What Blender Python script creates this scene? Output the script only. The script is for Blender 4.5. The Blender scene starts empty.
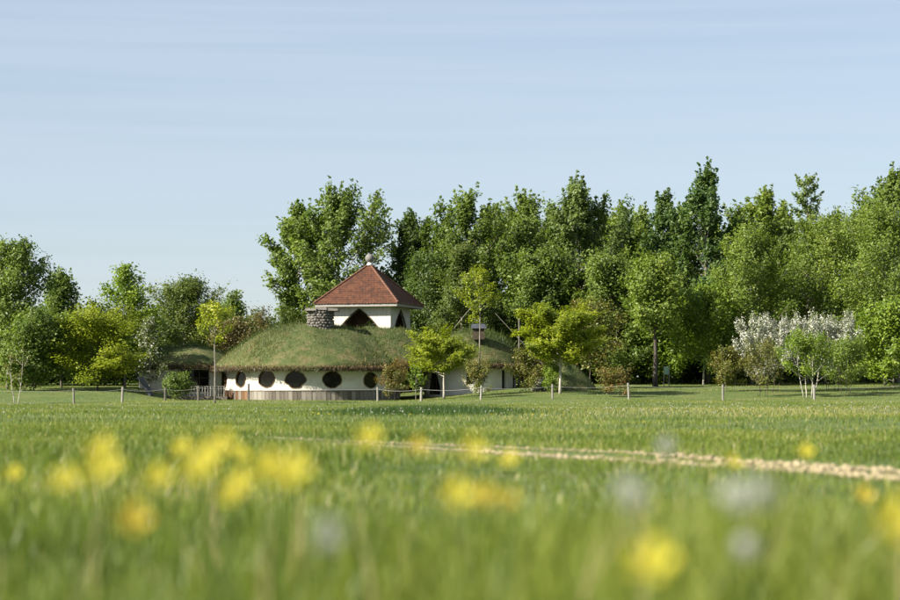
import bpy, math, random
import numpy as np
from mathutils import Vector, Matrix

R = math.radians
scene = bpy.context.scene
COL = scene.collection

# ------------------------------------------------------------------ camera
CAM_Z = 0.60
FPX = 2000.0          # focal length in pixels of the 900 px wide photograph
HORIZON = 391.0
PITCH = math.atan((HORIZON - 300.0) / FPX)
cam = bpy.data.cameras.new('camera')
cam.lens = 36.0 * FPX / 900.0
cam.sensor_width = 36.0
cam.clip_start = 0.05
cam.clip_end = 6000.0
cam.dof.use_dof = True
cam.dof.focus_distance = 112.0
cam.dof.aperture_fstop = 2.0
camo = bpy.data.objects.new('camera', cam)
camo.location = (0, 0, CAM_Z)
camo.rotation_euler = (math.pi / 2 + PITCH, 0, 0)
COL.objects.link(camo)
scene.camera = camo

# ------------------------------------------------------------------ light
SUN_EL = R(33.0)
SUN_AZ = R(241.0)      # clockwise from +Y: to the left and a little behind the camera
world = bpy.data.worlds.new('World')
scene.world = world
world.use_nodes = True
wn, wl = world.node_tree.nodes, world.node_tree.links
wn.clear()
w_out = wn.new('ShaderNodeOutputWorld')
w_bg = wn.new('ShaderNodeBackground')
sky = wn.new('ShaderNodeTexSky')
sky.sky_type = 'NISHITA'
sky.sun_disc = False
sky.sun_elevation = SUN_EL
sky.sun_rotation = SUN_AZ
sky.altitude = 0.0
sky.air_density = 1.0
sky.dust_density = 0.6
sky.ozone_density = 2.0
# thin streaks of high cloud, everywhere in the sky
w_tc = wn.new('ShaderNodeTexCoord')
w_map = wn.new('ShaderNodeMapping')
w_map.inputs['Scale'].default_value = (1.6, 1.6, 70.0)
w_map.inputs['Rotation'].default_value = (R(0.6), R(-0.8), 0)
w_noise = wn.new('ShaderNodeTexNoise')
w_noise.inputs['Scale'].default_value = 1.6
w_noise.inputs['Detail'].default_value = 3.0
w_noise.inputs['Roughness'].default_value = 0.5
w_ramp = wn.new('ShaderNodeMapRange')
w_ramp.inputs['From Min'].default_value = 0.32
w_ramp.inputs['From Max'].default_value = 0.62
w_ramp.inputs['To Min'].default_value = 0.44
w_ramp.inputs['To Max'].default_value = 0.57
w_mix = wn.new('ShaderNodeMix')
w_mix.data_type = 'RGBA'
wl.new(w_tc.outputs['Generated'], w_map.inputs['Vector'])
wl.new(w_map.outputs['Vector'], w_noise.inputs['Vector'])
wl.new(w_noise.outputs['Fac'], w_ramp.inputs['Value'])
wl.new(w_ramp.outputs['Result'], w_mix.inputs['Factor'])
wl.new(sky.outputs['Color'], w_mix.inputs['A'])
w_mix.inputs['B'].default_value = (5.5, 6.2, 7.2, 1)      # veil of thin cirrus
wl.new(w_mix.outputs['Result'], w_bg.inputs['Color'])
w_bg.inputs['Strength'].default_value = 0.050
wl.new(w_bg.outputs['Background'], w_out.inputs['Surface'])

sun = bpy.data.lights.new('sun', 'SUN')
sun.energy = 5.0
sun.angle = R(0.53)
sun.color = (1.0, 0.93, 0.80)
suno = bpy.data.objects.new('sun', sun)
sdir = Vector((math.sin(SUN_AZ) * math.cos(SUN_EL), math.cos(SUN_AZ) * math.cos(SUN_EL), math.sin(SUN_EL)))
suno.rotation_euler = sdir.to_track_quat('Z', 'Y').to_euler()
suno.location = sdir * 80
COL.objects.link(suno)

scene.view_settings.view_transform = 'Standard'
scene.view_settings.look = 'None'
scene.view_settings.exposure = 1.35
scene.view_settings.gamma = 1.0
scene.render.engine = 'CYCLES'
scene.cycles.use_denoising = True
scene.cycles.max_bounces = 6
scene.cycles.transparent_max_bounces = 4

# ------------------------------------------------------------------ helpers
rng = np.random.default_rng(7)
random.seed(7)
CP, SP = math.cos(PITCH), math.sin(PITCH)


def at(px, py, d):
    """world point seen at photo pixel (px, py), at distance d along +Y"""
    x = (px - 450.0) / FPX
    v = (300.0 - py) / FPX
    y = CP - v * SP
    z = SP + v * CP
    s = d / y
    return Vector((x * s, d, CAM_Z + z * s))


def sst(a, b, x):
    t = np.clip((np.asarray(x, float) - a) / (b - a), 0, 1)
    return t * t * (3 - 2 * t)


YS = [-50, 0, 25, 45, 60, 80, 100, 108, 113, 119, 126, 136, 160, 400, 3000]
ZL = [0, 0, 0, 0, -.02, -.08, -.10, -.08, .15, .55, .75, .90, 1.2, 1.2, 1.2]
ZC = [0, 0, 0, 0, -.02, -.06, -.08, .04, .03, .00, .05, .35, 1.1, 1.2, 1.2]
ZR = [0, 0, 0, 0, -.02, -.04, .02, .15, .38, .62, .85, 1.08, 1.3, 1.2, 1.2]


def gz(x, y):
    """height of the ground"""
    x = np.asarray(x, float)
    y = np.asarray(y, float)
    zl, zc, zr = np.interp(y, YS, ZL), np.interp(y, YS, ZC), np.interp(y, YS, ZR)
    wl_ = 1 - sst(-20.5, -15.5, x)
    wr_ = sst(-3.5, 6.0, x)
    z = zl * wl_ + zr * wr_ + zc * (1 - wl_ - wr_)
    amp = sst(10, 40, y) * (1 - sst(114, 120, y))
    z = z + amp * (0.035 * np.sin(x * .33 + y * .11) + .03 * np.sin(y * .23 - x * .17 + 1.0))
    return z


def g0(x, y):
    return float(gz(x, y))


def noise2(x, y, s=1.0, seed=0):
    """cheap smooth noise in -1..1"""
    r = np.random.default_rng(seed)
    v = 0
    for k in range(5):
        a, p, f = r.uniform(0, 6.28), r.uniform(0, 6.28), s * r.uniform(.5, 1.9)
        v = v + np.sin((x * math.cos(a) + y * math.sin(a)) * f + p)
    return v / 3.2


def mesh_np(name, verts, tris=None, quads=None, mat=None, parent=None, tint=None, smooth=False):
    me = bpy.data.meshes.new(name)
    verts = np.asarray(verts, np.float32)
    nv = len(verts)
    nt = 0 if tris is None else len(tris)
    nq = 0 if quads is None else len(quads)
    me.vertices.add(nv)
    me.vertices.foreach_set('co', verts.ravel())
    loops = []
    if nt:
        loops.append(np.asarray(tris, np.int32).ravel())
    if nq:
        loops.append(np.asarray(quads, np.int32).ravel())
    lv = np.concatenate(loops)
    me.loops.add(len(lv))
    me.loops.foreach_set('vertex_index', lv)
    me.polygons.add(nt + nq)
    starts = np.concatenate([np.arange(nt) * 3, nt * 3 + np.arange(nq) * 4]).astype(np.int32)
    me.polygons.foreach_set('loop_start', starts)
    if smooth:
        me.polygons.foreach_set('use_smooth', np.ones(nt + nq, bool))
    if tint is not None:
        a = me.attributes.new('tint', 'FLOAT', 'POINT')
        a.data.foreach_set('value', np.asarray(tint, np.float32))
    me.update(calc_edges=True)
    if mat:
        me.materials.append(mat)
    return link(name, me, parent)


def link(name, me, parent=None):
    o = bpy.data.objects.new(name, me)
    COL.objects.link(o)
    if parent is not None:
        o.parent = parent
    return o


class MB:
    """collects faces, builds ONE mesh object"""
    def __init__(self):
        self.v, self.f = [], []

    def add(self, vs, fs):
        n = len(self.v)
        self.v += [tuple(v) for v in vs]
        self.f += [tuple(i + n for i in f) for f in fs]

    def box(self, c, s, rz=0.0, M=None):
        x, y, z = s[0] / 2, s[1] / 2, s[2] / 2
        vs = [Vector(p) for p in ((-x, -y, -z), (x, -y, -z), (x, y, -z), (-x, y, -z), (-x, -y, z), (x, -y, z), (x, y, z), (-x, y, z))]
        m = Matrix.Translation(c) @ (M if M is not None else Matrix.Rotation(rz, 4, 'Z'))
        self.add([m @ v for v in vs], [(0, 3, 2, 1), (4, 5, 6, 7), (0, 1, 5, 4), (1, 2, 6, 5), (2, 3, 7, 6), (3, 0, 4, 7)])

    def tube(self, pts, rads, n=6, cap=True):
        pts = [Vector(p) for p in pts]
        rings = []
        for i, p in enumerate(pts):
            a = pts[max(0, i - 1)]
            b = pts[min(len(pts) - 1, i + 1)]
            t = (b - a)
            t = t.normalized() if t.length > 1e-9 else Vector((0, 0, 1))
            u = t.orthogonal().normalized() if i == 0 else (rings_u - t * rings_u.dot(t)).normalized()
            rings_u = u
            w = t.cross(u)
            rings.append([p + (u * math.cos(2 * math.pi * k / n) + w * math.sin(2 * math.pi * k / n)) * rads[i] for k in range(n)])
        vs = [v for r in rings for v in r]
        fs = []
        for i in range(len(pts) - 1):
            for k in range(n):
                fs.append((i * n + k, i * n + (k + 1) % n, (i + 1) * n + (k + 1) % n, (i + 1) * n + k))
        if cap:
            fs.append(tuple(range(n - 1, -1, -1)))
            fs.append(tuple((len(pts) - 1) * n + k for k in range(n)))
        self.add(vs, fs)

    def blob(self, c, s, seed=0, rz=None):
        r = random.Random(seed)
        t = (1 + 5 ** .5) / 2
        vs = []
        m = Matrix.Rotation(r.uniform(0, 6.28), 3, (r.uniform(-1, 1), r.uniform(-1, 1), r.uniform(-1, 1)))
        for v in ((-1, t, 0), (1, t, 0), (-1, -t, 0), (1, -t, 0), (0, -1, t), (0, 1, t), (0, -1, -t), (0, 1, -t), (t, 0, -1), (t, 0, 1), (-t, 0, -1), (-t, 0, 1)):
            p = m @ (Vector(v).normalized() * r.uniform(.8, 1.15))
            vs.append(Vector((p.x * s[0], p.y * s[1], p.z * s[2])) + Vector(c))
        fs = [(0, 11, 5), (0, 5, 1), (0, 1, 7), (0, 7, 10), (0, 10, 11), (1, 5, 9), (5, 11, 4), (11, 10, 2), (10, 7, 6), (7, 1, 8), (3, 9, 4), (3, 4, 2), (3, 2, 6), (3, 6, 8), (3, 8, 9), (4, 9, 5), (2, 4, 11), (6, 2, 10), (8, 6, 7), (9, 8, 1)]
        self.add(vs, fs)

    def build(self, name, mat, parent=None, smooth=False):
        me = bpy.data.meshes.new(name)
        me.from_pydata(self.v, [], self.f)
        if smooth:
            me.polygons.foreach_set('use_smooth', [True] * len(me.polygons))
        me.materials.append(mat)
        me.update()
        return link(name, me, parent)


def tag(o, label, cat, group=None, kind=None):
    if label:
        o['label'] = label
    if cat:
        o['category'] = cat
    if group:
        o['group'] = group
    if kind:
        o['kind'] = kind
    return o


def empty(name, loc, label, cat, group=None, rz=0.0):
    o = bpy.data.objects.new(name, None)
    o.empty_display_size = .3
    o.location = loc
    o.rotation_euler = (0, 0, rz)
    COL.objects.link(o)
    return tag(o, label, cat, group)


# ------------------------------------------------------------------ materials
def new_mat(name):
    m = bpy.data.materials.new(name)
    m.use_nodes = True
    nt = m.node_tree
    nt.nodes.clear()
    out = nt.nodes.new('ShaderNodeOutputMaterial')
    return m, nt, out


def ramp_node(nt, stops):
    r = nt.nodes.new('ShaderNodeValToRGB')
    els = r.color_ramp.elements
    while len(els) > 1:
        els.remove(els[-1])
    els[0].position, els[0].color = stops[0][0], (*stops[0][1], 1)
    for p, c in stops[1:]:
        e = els.new(p)
        e.color = (*c, 1)
    return r


def leaf_mat(name, stops, trans=.35, rough=.45, spec=.35, tcol=(1.15, 1.2, .55), patch=None):
    """foliage: colour from the per-leaf tint, part of the light passes through"""
    m, nt, out = new_mat(name)
    at_ = nt.nodes.new('ShaderNodeAttribute')
    at_.attribute_name = 'tint'
    rp = ramp_node(nt, stops)
    src = at_.outputs['Fac']
    if patch:
        geo = nt.nodes.new('ShaderNodeNewGeometry')
        nz = nt.nodes.new('ShaderNodeTexNoise')
        nz.inputs['Scale'].default_value = patch[0]
        nz.inputs['Detail'].default_value = 4
        nt.links.new(geo.outputs['Position'], nz.inputs['Vector'])
        ma = nt.nodes.new('ShaderNodeMath')
        ma.operation = 'MULTIPLY_ADD'
        ma.inputs[1].default_value = patch[1]
        sb = nt.nodes.new('ShaderNodeMath')
        sb.operation = 'SUBTRACT'
        sb.inputs[1].default_value = .5
        nt.links.new(nz.outputs['Fac'], sb.inputs[0])
        nt.links.new(sb.outputs[0], ma.inputs[0])
        nt.links.new(src, ma.inputs[2])
        src = ma.outputs[0]
    nt.links.new(src, rp.inputs['Fac'])
    p = nt.nodes.new('ShaderNodeBsdfPrincipled')
    p.inputs['Roughness'].default_value = rough
    p.inputs['Specular IOR Level'].default_value = spec
    nt.links.new(rp.outputs['Color'], p.inputs['Base Color'])
    tr = nt.nodes.new('ShaderNodeBsdfTranslucent')
    mul = nt.nodes.new('ShaderNodeMix')
    mul.data_type = 'RGBA'
    mul.blend_type = 'MULTIPLY'
    mul.inputs['Factor'].default_value = 1
    mul.inputs['B'].default_value = (*tcol, 1)
    nt.links.new(rp.outputs['Color'], mul.inputs['A'])
    nt.links.new(mul.outputs['Result'], tr.inputs['Color'])
    mx = nt.nodes.new('ShaderNodeMixShader')
    mx.inputs['Fac'].default_value = trans
    nt.links.new(p.outputs['BSDF'], mx.inputs[1])
    nt.links.new(tr.outputs['BSDF'], mx.inputs[2])
    nt.links.new(mx.outputs['Shader'], out.inputs['Surface'])
    return m


def surf_mat(name, stops, scale=4.0, rough=.8, bump=.0, bscale=None, spec=.3, stretch=(1, 1, 1), obj_random=0.0, detail=6.0):
    m, nt, out = new_mat(name)
    tc = nt.nodes.new('ShaderNodeTexCoord')
    mp = nt.nodes.new('ShaderNodeMapping')
    mp.inputs['Scale'].default_value = stretch
    nt.links.new(tc.outputs['Object'], mp.inputs['Vector'])
    nz = nt.nodes.new('ShaderNodeTexNoise')
    nz.inputs['Scale'].default_value = scale
    nz.inputs['Detail'].default_value = detail
    nz.inputs['Roughness'].default_value = .65
    nt.links.new(mp.outputs['Vector'], nz.inputs['Vector'])
    rp = ramp_node(nt, stops)
    src = nz.outputs['Fac']
    if obj_random:
        oi = nt.nodes.new('ShaderNodeObjectInfo')
        ma = nt.nodes.new('ShaderNodeMath')
        ma.operation = 'MULTIPLY_ADD'
        ma.inputs[1].default_value = obj_random
        sb = nt.nodes.new('ShaderNodeMath')
        sb.operation = 'SUBTRACT'
        sb.inputs[1].default_value = .5
        nt.links.new(oi.outputs['Random'], sb.inputs[0])
        nt.links.new(sb.outputs[0], ma.inputs[0])
        nt.links.new(src, ma.inputs[2])
        src = ma.outputs[0]
    nt.links.new(src, rp.inputs['Fac'])
    p = nt.nodes.new('ShaderNodeBsdfPrincipled')
    p.inputs['Roughness'].default_value = rough
    p.inputs['Specular IOR Level'].default_value = spec
    nt.links.new(rp.outputs['Color'], p.inputs['Base Color'])
    if bump:
        n2 = nt.nodes.new('ShaderNodeTexNoise')
        n2.inputs['Scale'].default_value = bscale or scale * 3
        n2.inputs['Detail'].default_value = 5
        nt.links.new(mp.outputs['Vector'], n2.inputs['Vector'])
        b = nt.nodes.new('ShaderNodeBump')
        b.inputs['Strength'].default_value = bump
        b.inputs['Distance'].default_value = .05
        nt.links.new(n2.outputs['Fac'], b.inputs['Height'])
        nt.links.new(b.outputs['Normal'], p.inputs['Normal'])
    nt.links.new(p.outputs['BSDF'], out.inputs['Surface'])
    return m


G = {}
G['ground'] = surf_mat('ground_soil_and_grass', [(.3, (.045, .075, .016)), (.5, (.075, .11, .025)), (.7, (.13, .13, .045))], scale=.55, rough=.95, bump=.5, bscale=9)
G['path'] = surf_mat('path_earth', [(.3, (.17, .14, .085)), (.6, (.32, .265, .175))], scale=3, rough=.95, bump=.6, bscale=14)
G['gravel'] = surf_mat('pale_gravel', [(.3, (.19, .15, .085)), (.6, (.33, .275, .165)), (.8, (.44, .38, .25))], scale=5, rough=.9)
G['plaster'] = surf_mat('cream_plaster', [(.28, (.36, .33, .25)), (.42, (.54, .51, .43)), (.7, (.62, .60, .53))], scale=1.3, rough=.85, bump=.25, bscale=22)
G['boards'] = surf_mat('white_painted_boards', [(.25, (.38, .36, .29)), (.5, (.54, .52, .45)), (.75, (.62, .61, .54))], scale=3.0, rough=.75, bump=.6, bscale=7, stretch=(4, 4, .35))
G['wood_grey'] = surf_mat('weathered_wood', [(.2, (.07, .058, .044)), (.5, (.18, .158, .13)), (.8, (.29, .265, .225))], scale=3, rough=.85, bump=.5, stretch=(5, 5, .5), obj_random=.45)
G['wood_warm'] = surf_mat('warm_brown_wood', [(.2, (.06, .032, .016)), (.5, (.15, .08, .038)), (.8, (.24, .15, .08))], scale=3, rough=.8, bump=.5, stretch=(5, 5, .5), obj_random=.4)
G['frame'] = surf_mat('window_frame_wood', [(.3, (.07, .045, .022)), (.7, (.17, .11, .055))], scale=5, rough=.8)
G['glass'] = surf_mat('dark_window_glass', [(.3, (.006, .007, .005)), (.7, (.012, .013, .010))], scale=1.5, rough=.07, spec=.22)
G['dark'] = surf_mat('dark_interior', [(.3, (.012, .011, .010)), (.7, (.03, .027, .022))], scale=2, rough=.9)
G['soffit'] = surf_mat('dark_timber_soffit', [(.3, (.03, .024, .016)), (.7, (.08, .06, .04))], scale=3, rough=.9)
G['tile'] = surf_mat('red_clay_tiles', [(.30, (.035, .017, .012)), (.43, (.060, .024, .014)), (.56, (.095, .036, .018)), (.75, (.125, .060, .034))], scale=3.2, rough=.8, bump=.4, bscale=30, detail=9)
G['hip'] = surf_mat('hip_tiles', [(.3, (.085, .036, .022)), (.7, (.17, .085, .055))], scale=4, rough=.8)
G['fascia'] = surf_mat('grey_fascia_boards', [(.3, (.18, .17, .15)), (.7, (.34, .325, .30))], scale=4, rough=.8, stretch=(2, 2, 5))
G['stone'] = surf_mat('grey_field_stone', [(.25, (.055, .05, .045)), (.5, (.14, .13, .115)), (.75, (.26, .245, .215))], scale=2.6, rough=.9, bump=.5, bscale=18, detail=9)
G['ball'] = surf_mat('grey_granite', [(.3, (.11, .105, .10)), (.7, (.21, .20, .19))], scale=9, rough=.8)
G['white'] = surf_mat('white_metal', [(.3, (.68, .68, .66)), (.7, (.8, .8, .78))], scale=4, rough=.5)
G['slate'] = surf_mat('dark_slate_board', [(.3, (.03, .034, .042)), (.7, (.07, .076, .09))], scale=3, rough=.6)
G['post'] = surf_mat('weathered_post', [(.25, (.10, .092, .075)), (.5, (.19, .18, .155)), (.8, (.29, .275, .24))], scale=5, rough=.9, bump=.4, stretch=(3, 3, .6), obj_random=.5)
G['rope'] = surf_mat('pale_rope', [(.3, (.28, .27, .25)), (.7, (.40, .39, .37))], scale=8, rough=.8)
G['sign'] = surf_mat('pale_green_board', [(.3, (.17, .27, .17)), (.7, (.24, .36, .25))], scale=3, rough=.6)
G['bark_grey'] = surf_mat('grey_bark', [(.3, (.10, .09, .075)), (.55, (.22, .20, .17)), (.8, (.34, .32, .28))], scale=3, rough=.95, bump=.6, stretch=(3, 3, .6))
G['bark_dark'] = surf_mat('dark_bark', [(.3, (.035, .03, .024)), (.7, (.10, .085, .07))], scale=4, rough=.95, bump=.6, stretch=(3, 3, .6))
G['bark_pale'] = surf_mat('pale_bark', [(.3, (.24, .22, .18)), (.7, (.46, .43, .37))], scale=4, rough=.95, bump=.4, stretch=(3, 3, .6))
G['turf'] = surf_mat('roof_turf', [(.3, (.04, .06, .016)), (.5, (.07, .085, .026)), (.7, (.13, .105, .05))], scale=1.3, rough=.95, bump=.5, bscale=8)

# foliage
L = {}
L['mid'] = leaf_mat('leaves_mid_green', [(0, (0.063, 0.105, 0.022)), (.5, (0.128, 0.188, 0.035)), (1, (0.218, 0.274, 0.062))], .47)
L['blue'] = leaf_mat('leaves_cool_green', [(0, (0.040, 0.084, 0.025)), (.5, (0.083, 0.143, 0.038)), (1, (0.151, 0.213, 0.062))], .47)
L['silver'] = leaf_mat('leaves_silvery_green', [(0, (0.067, 0.112, 0.034)), (.5, (0.129, 0.185, 0.050)), (1, (0.235, 0.291, 0.101))], .47)
L['bright'] = leaf_mat('leaves_bright_green', [(0, (0.084, 0.140, 0.018)), (.5, (0.162, 0.241, 0.027)), (1, (0.280, 0.353, 0.047))], .47)
L['yellow'] = leaf_mat('leaves_yellow_green', [(0, (.105, .145, .013)), (.5, (.225, .275, .020)), (1, (.37, .40, .038))], .47)
L['lime'] = leaf_mat('leaves_lime', [(0, (.13, .17, .012)), (.5, (.27, .31, .02)), (1, (.41, .42, .035))], .42)
L['olive'] = leaf_mat('leaves_olive_green', [(0, (0.058, 0.090, 0.020)), (.5, (0.112, 0.151, 0.031)), (1, (0.190, 0.224, 0.052))], .47)
L['hedge'] = leaf_mat('leaves_fresh_hedge_green', [(0, (0.085, 0.137, 0.022)), (.5, (0.157, 0.218, 0.036)), (1, (0.246, 0.302, 0.058))], .47)
L['dark'] = leaf_mat('leaves_dark_green', [(0, (0.040, 0.074, 0.018)), (.5, (0.081, 0.129, 0.028)), (1, (0.134, 0.190, 0.045))], .47)
L['brown'] = leaf_mat('twiggy_brown_green', [(0, (0.096, 0.067, 0.027)), (.5, (0.137, 0.110, 0.034)), (1, (0.137, 0.159, 0.039))], .28)
L['red'] = leaf_mat('leaves_reddish', [(0, (.085, .105, .02)), (.5, (.15, .155, .03)), (.75, (.20, .13, .034)), (1, (.26, .115, .04))], .36, tcol=(1.2, 1.0, .6))
L['rust'] = leaf_mat('leaves_olive_rust', [(0, (.075, .10, .018)), (.55, (.145, .17, .03)), (1, (.215, .165, .042))], .36, tcol=(1.2, 1.0, .6))
L['blossom'] = leaf_mat('white_blossom', [(0, (.36, .37, .27)), (.5, (.50, .50, .43)), (1, (.62, .62, .57))], .25, tcol=(1, 1, .95))
L['grass'] = leaf_mat('grass_blades', [(0, (.056, .096, .014)), (.45, (.124, .172, .024)), (.72, (.205, .240, .042)), (.9, (.35, .31, .13)), (1, (.46, .38, .20))], .42, patch=(.35, .55))
L['stem_grass'] = leaf_mat('long_dark_grass', [(0, (.035, .075, .016)), (.5, (.07, .12, .024)), (1, (.14, .18, .04))], .42)
L['turf'] = leaf_mat('roof_grass_blades', [(0, (.034, .062, .012)), (.4, (.070, .098, .020)), (.65, (.120, .128, .032)), (.85, (.215, .165, .07)), (1, (.32, .23, .11))], .32, patch=(.8, .55))
L['thatch'] = leaf_mat('dry_thatch', [(0, (.022, .015, .009)), (.5, (.095, .06, .03)), (1, (.23, .16, .085))], .2, tcol=(1.1, 1, .7))
L['petal'] = leaf_mat('yellow_petals', [(0, (.56, .48, .04)), (.5, (.64, .57, .07)), (1, (.68, .64, .14))], .35, tcol=(1, 1, .4))
L['petal_orange'] = leaf_mat('orange_yellow_petals', [(0, (.52, .38, .03)), (.5, (.60, .44, .04)), (1, (.66, .52, .07))], .35, tcol=(1, .9, .4))
L['clock'] = leaf_mat('white_seed_down', [(0, (.50, .50, .46)), (.5, (.64, .64, .60)), (1, (.76, .76, .74))], .5, tcol=(1, 1, 1))
L['stem'] = leaf_mat('flower_stems', [(0, (.06, .11, .02)), (1, (.12, .17, .04))], .3)


# ------------------------------------------------------------------ ground
def axis(core, step, outer):
    a = list(np.arange(-core, core + .01, step))
    ext = [core + step]
    s = step
    while ext[-1] < outer:
        s *= 1.45
        ext.append(ext[-1] + s)
    return np.array([-e for e in ext[::-1]] + a + ext)


gx = axis(42, 1.0, 2600)
gy = axis(85, 1.0, 2600) + 80
GX, GY = np.meshgrid(gx, gy)
gv = np.stack([GX.ravel(), GY.ravel(), gz(GX, GY).ravel()], 1)
nx_, ny_ = len(gx), len(gy)
ii, jj = np.meshgrid(np.arange(nx_ - 1), np.arange(ny_ - 1))
q0 = (jj * nx_ + ii).ravel()
ground = mesh_np('ground', gv, quads=np.stack([q0, q0 + 1, q0 + nx_ + 1, q0 + nx_], 1), mat=G['ground'], smooth=True)
ground['kind'] = 'structure'
ground['label'] = 'wide green meadow reaching from the camera to the trees'


def gpix(px, py, zoff=0.0):
    """where the ray through a pixel meets the ground"""
    lo, hi = 1.0, 160.0
    d = 1.0
    while d < 160:
        p = at(px, py, d)
        if p.z <= g0(p.x, p.y) + zoff:
            break
        d += .25
    return at(px, py, d)


# gravel track: two stony wheel ruts crossing the meadow from the right
RUT_A = [gpix(px, py) for px, py in ((268, 438.5), (340, 442), (420, 445.5), (500, 448.5), (580, 451.5), (650, 455.5), (700, 460), (760, 464.5), (830, 469), (900, 474), (1010, 482), (1200, 497))]
RUT_B = [gpix(px, py) for px, py in ((330, 444.5), (420, 449), (500, 453.5), (580, 459), (650, 463.5), (700, 466.5), (760, 470), (830, 475), (900, 480.5), (1010, 489), (1200, 506))]
path_pts = []


def rut(pts, w, seed):
    r = random.Random(seed)
    P = [Vector(p) for p in pts]
    line = []
    for i in range(len(P) - 1):
        n = max(2, int((P[i + 1] - P[i]).length / .35))
        for k in range(n):
            line.append(P[i].lerp(P[i + 1], k / n))
    line.append(P[-1])
    v, f, m = [], [], 5
    for i, p in enumerate(line):
        t = (line[min(i + 1, len(line) - 1)] - line[max(i - 1, 0)]).normalized()
        nrm = Vector((-t.y, t.x, 0))
        for k in range(m):
            s = (k / (m - 1) - .5) * 2
            ww = w * (1 + .35 * r.uniform(-1, 1)) * (.65 + .35 * min(1, max(0, (21 - p.y) / 7))) * (.55 + .45 * math.sin(p.x * 2.3 + seed) * math.sin(p.x * .9)) * min(1, (i + 1) / 6)
            q = p + nrm * s * ww
            v.append((q.x, q.y, g0(q.x, q.y) + .008 + .006 * (1 - s * s)))
        if i:
            for k in range(m - 1):
                a = (i - 1) * m + k
                f.append((a, a + 1, a + m + 1, a + m))
        path_pts.append((p.x, p.y, w))
    return v, f


mb = MB()
mb.add(*rut(RUT_A, .13, 1))
mb.add(*rut(RUT_B, .23, 2))
path = mb.build('path', G['path'], smooth=True)
tag(path, 'pale gravel track of two ruts crossing the meadow', None, kind='structure')
mb = MB()
pr = random.Random(5)
for k in range(7500):
    i = pr.randrange(len(path_pts))
    x, y, w = path_pts[i]
    near_ = min(1.0, max(0.0, (21.0 - y) / 7.0))
    if pr.random() > .12 + .88 * near_ or y > 23.4 + pr.uniform(-1.5, 1):
        continue
    s = pr.gauss(0, 1) * w * (.3 + .35 * near_)
    x2, y2 = x + pr.uniform(-.2, .2) + s * .3, y + s
    sz = (pr.uniform(.006, .016) if pr.random() < .84 else pr.uniform(.018, .036)) * (.7 + .35 * near_)
    mb.blob((x2, y2, g0(x2, y2) + .006 + sz * .35), (sz, sz * pr.uniform(.7, 1), sz * pr.uniform(.55, .9)), seed=k)
grav = mb.build('gravel', G['gravel'], path)
grav['kind'] = 'stuff'
PATHXY = np.array([(p[0], p[1]) for p in path_pts])
_o = np.argsort(PATHXY[:, 0])
PX_S, PY_S = PATHXY[_o, 0], PATHXY[_o, 1] - .4


# ------------------------------------------------------------------ blades
def blades(name, x, y, z, h, w, tint, mat, parent=None, lean=.35, seg=2, droop=None):
    """grass blades: each a bent, tapering strip"""
    n = len(x)
    az = rng.uniform(0, 2 * np.pi, n)
    ln = np.abs(rng.normal(0, 1, n)) * lean
    dx, dy = np.cos(az) * ln, np.sin(az) * ln
    fa = rng.uniform(0, 2 * np.pi, n)
    wx, wy = np.cos(fa) * w / 2, np.sin(fa) * w / 2
    base = np.stack([x, y, z], 1)
    side = np.stack([wx, wy, np.zeros(n)], 1)
    lean_v = np.stack([dx, dy, np.zeros(n)], 1)
    up = np.zeros((n, 3))
    up[:, 2] = 1
    H = h[:, None]
    if droop is not None:
        up[:, 2] = droop
    if seg == 1:
        tip = base + up * H + lean_v * H
        V = np.stack([base - side, base + side, tip], 1).reshape(-1, 3)
        T = np.arange(n * 3).reshape(n, 3)
        return mesh_np(name, V, tris=T, mat=mat, parent=parent, tint=np.repeat(tint, 3))
    mid = base + up * H * .58 + lean_v * H * .30
    tip = base + up * H * .98 + lean_v * H
    V = np.stack([base - side * .8, base + side * .8, mid - side, mid + side, tip], 1).reshape(-1, 3)
    o = (np.arange(n) * 5)[:, None]
    Q = o + np.array([[0, 1, 3, 2]])
    T = o + np.array([[2, 3, 4]])
    return mesh_np(name, V, tris=T, quads=Q, mat=mat, parent=parent, tint=np.repeat(tint, 5))


def scatter(n, y0, y1, margin=1.2):
    """points in the wedge the camera sees, with some room either side"""
    y = rng.uniform(0, 1, n)
    a, b = .235, margin
    A = lambda t: a * t * t + 2 * b * t
    tot = A(y1) - A(y0)
    q = A(y0) + y * tot
    y = (-2 * b + np.sqrt(4 * b * b + 4 * a * q)) / (2 * a)
    x = rng.uniform(-1, 1, n) * (a * y + b)
    return x, y


def off_path(x, y, gap=.09):
    near = y < 30
    keep = np.ones(len(x), bool)
    idx = np.where(near & (y > 8))[0]
    for s in range(0, len(idx), 4000):
        k = idx[s:s + 4000]
        d2 = (x[k, None] - PATHXY[None, :, 0]) ** 2 + (y[k, None] - PATHXY[None, :, 1]) ** 2
        keep[k] = d2.min(1) > (gap * rng.uniform(.1, 1.3, len(k))) ** 2
    return keep


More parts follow.
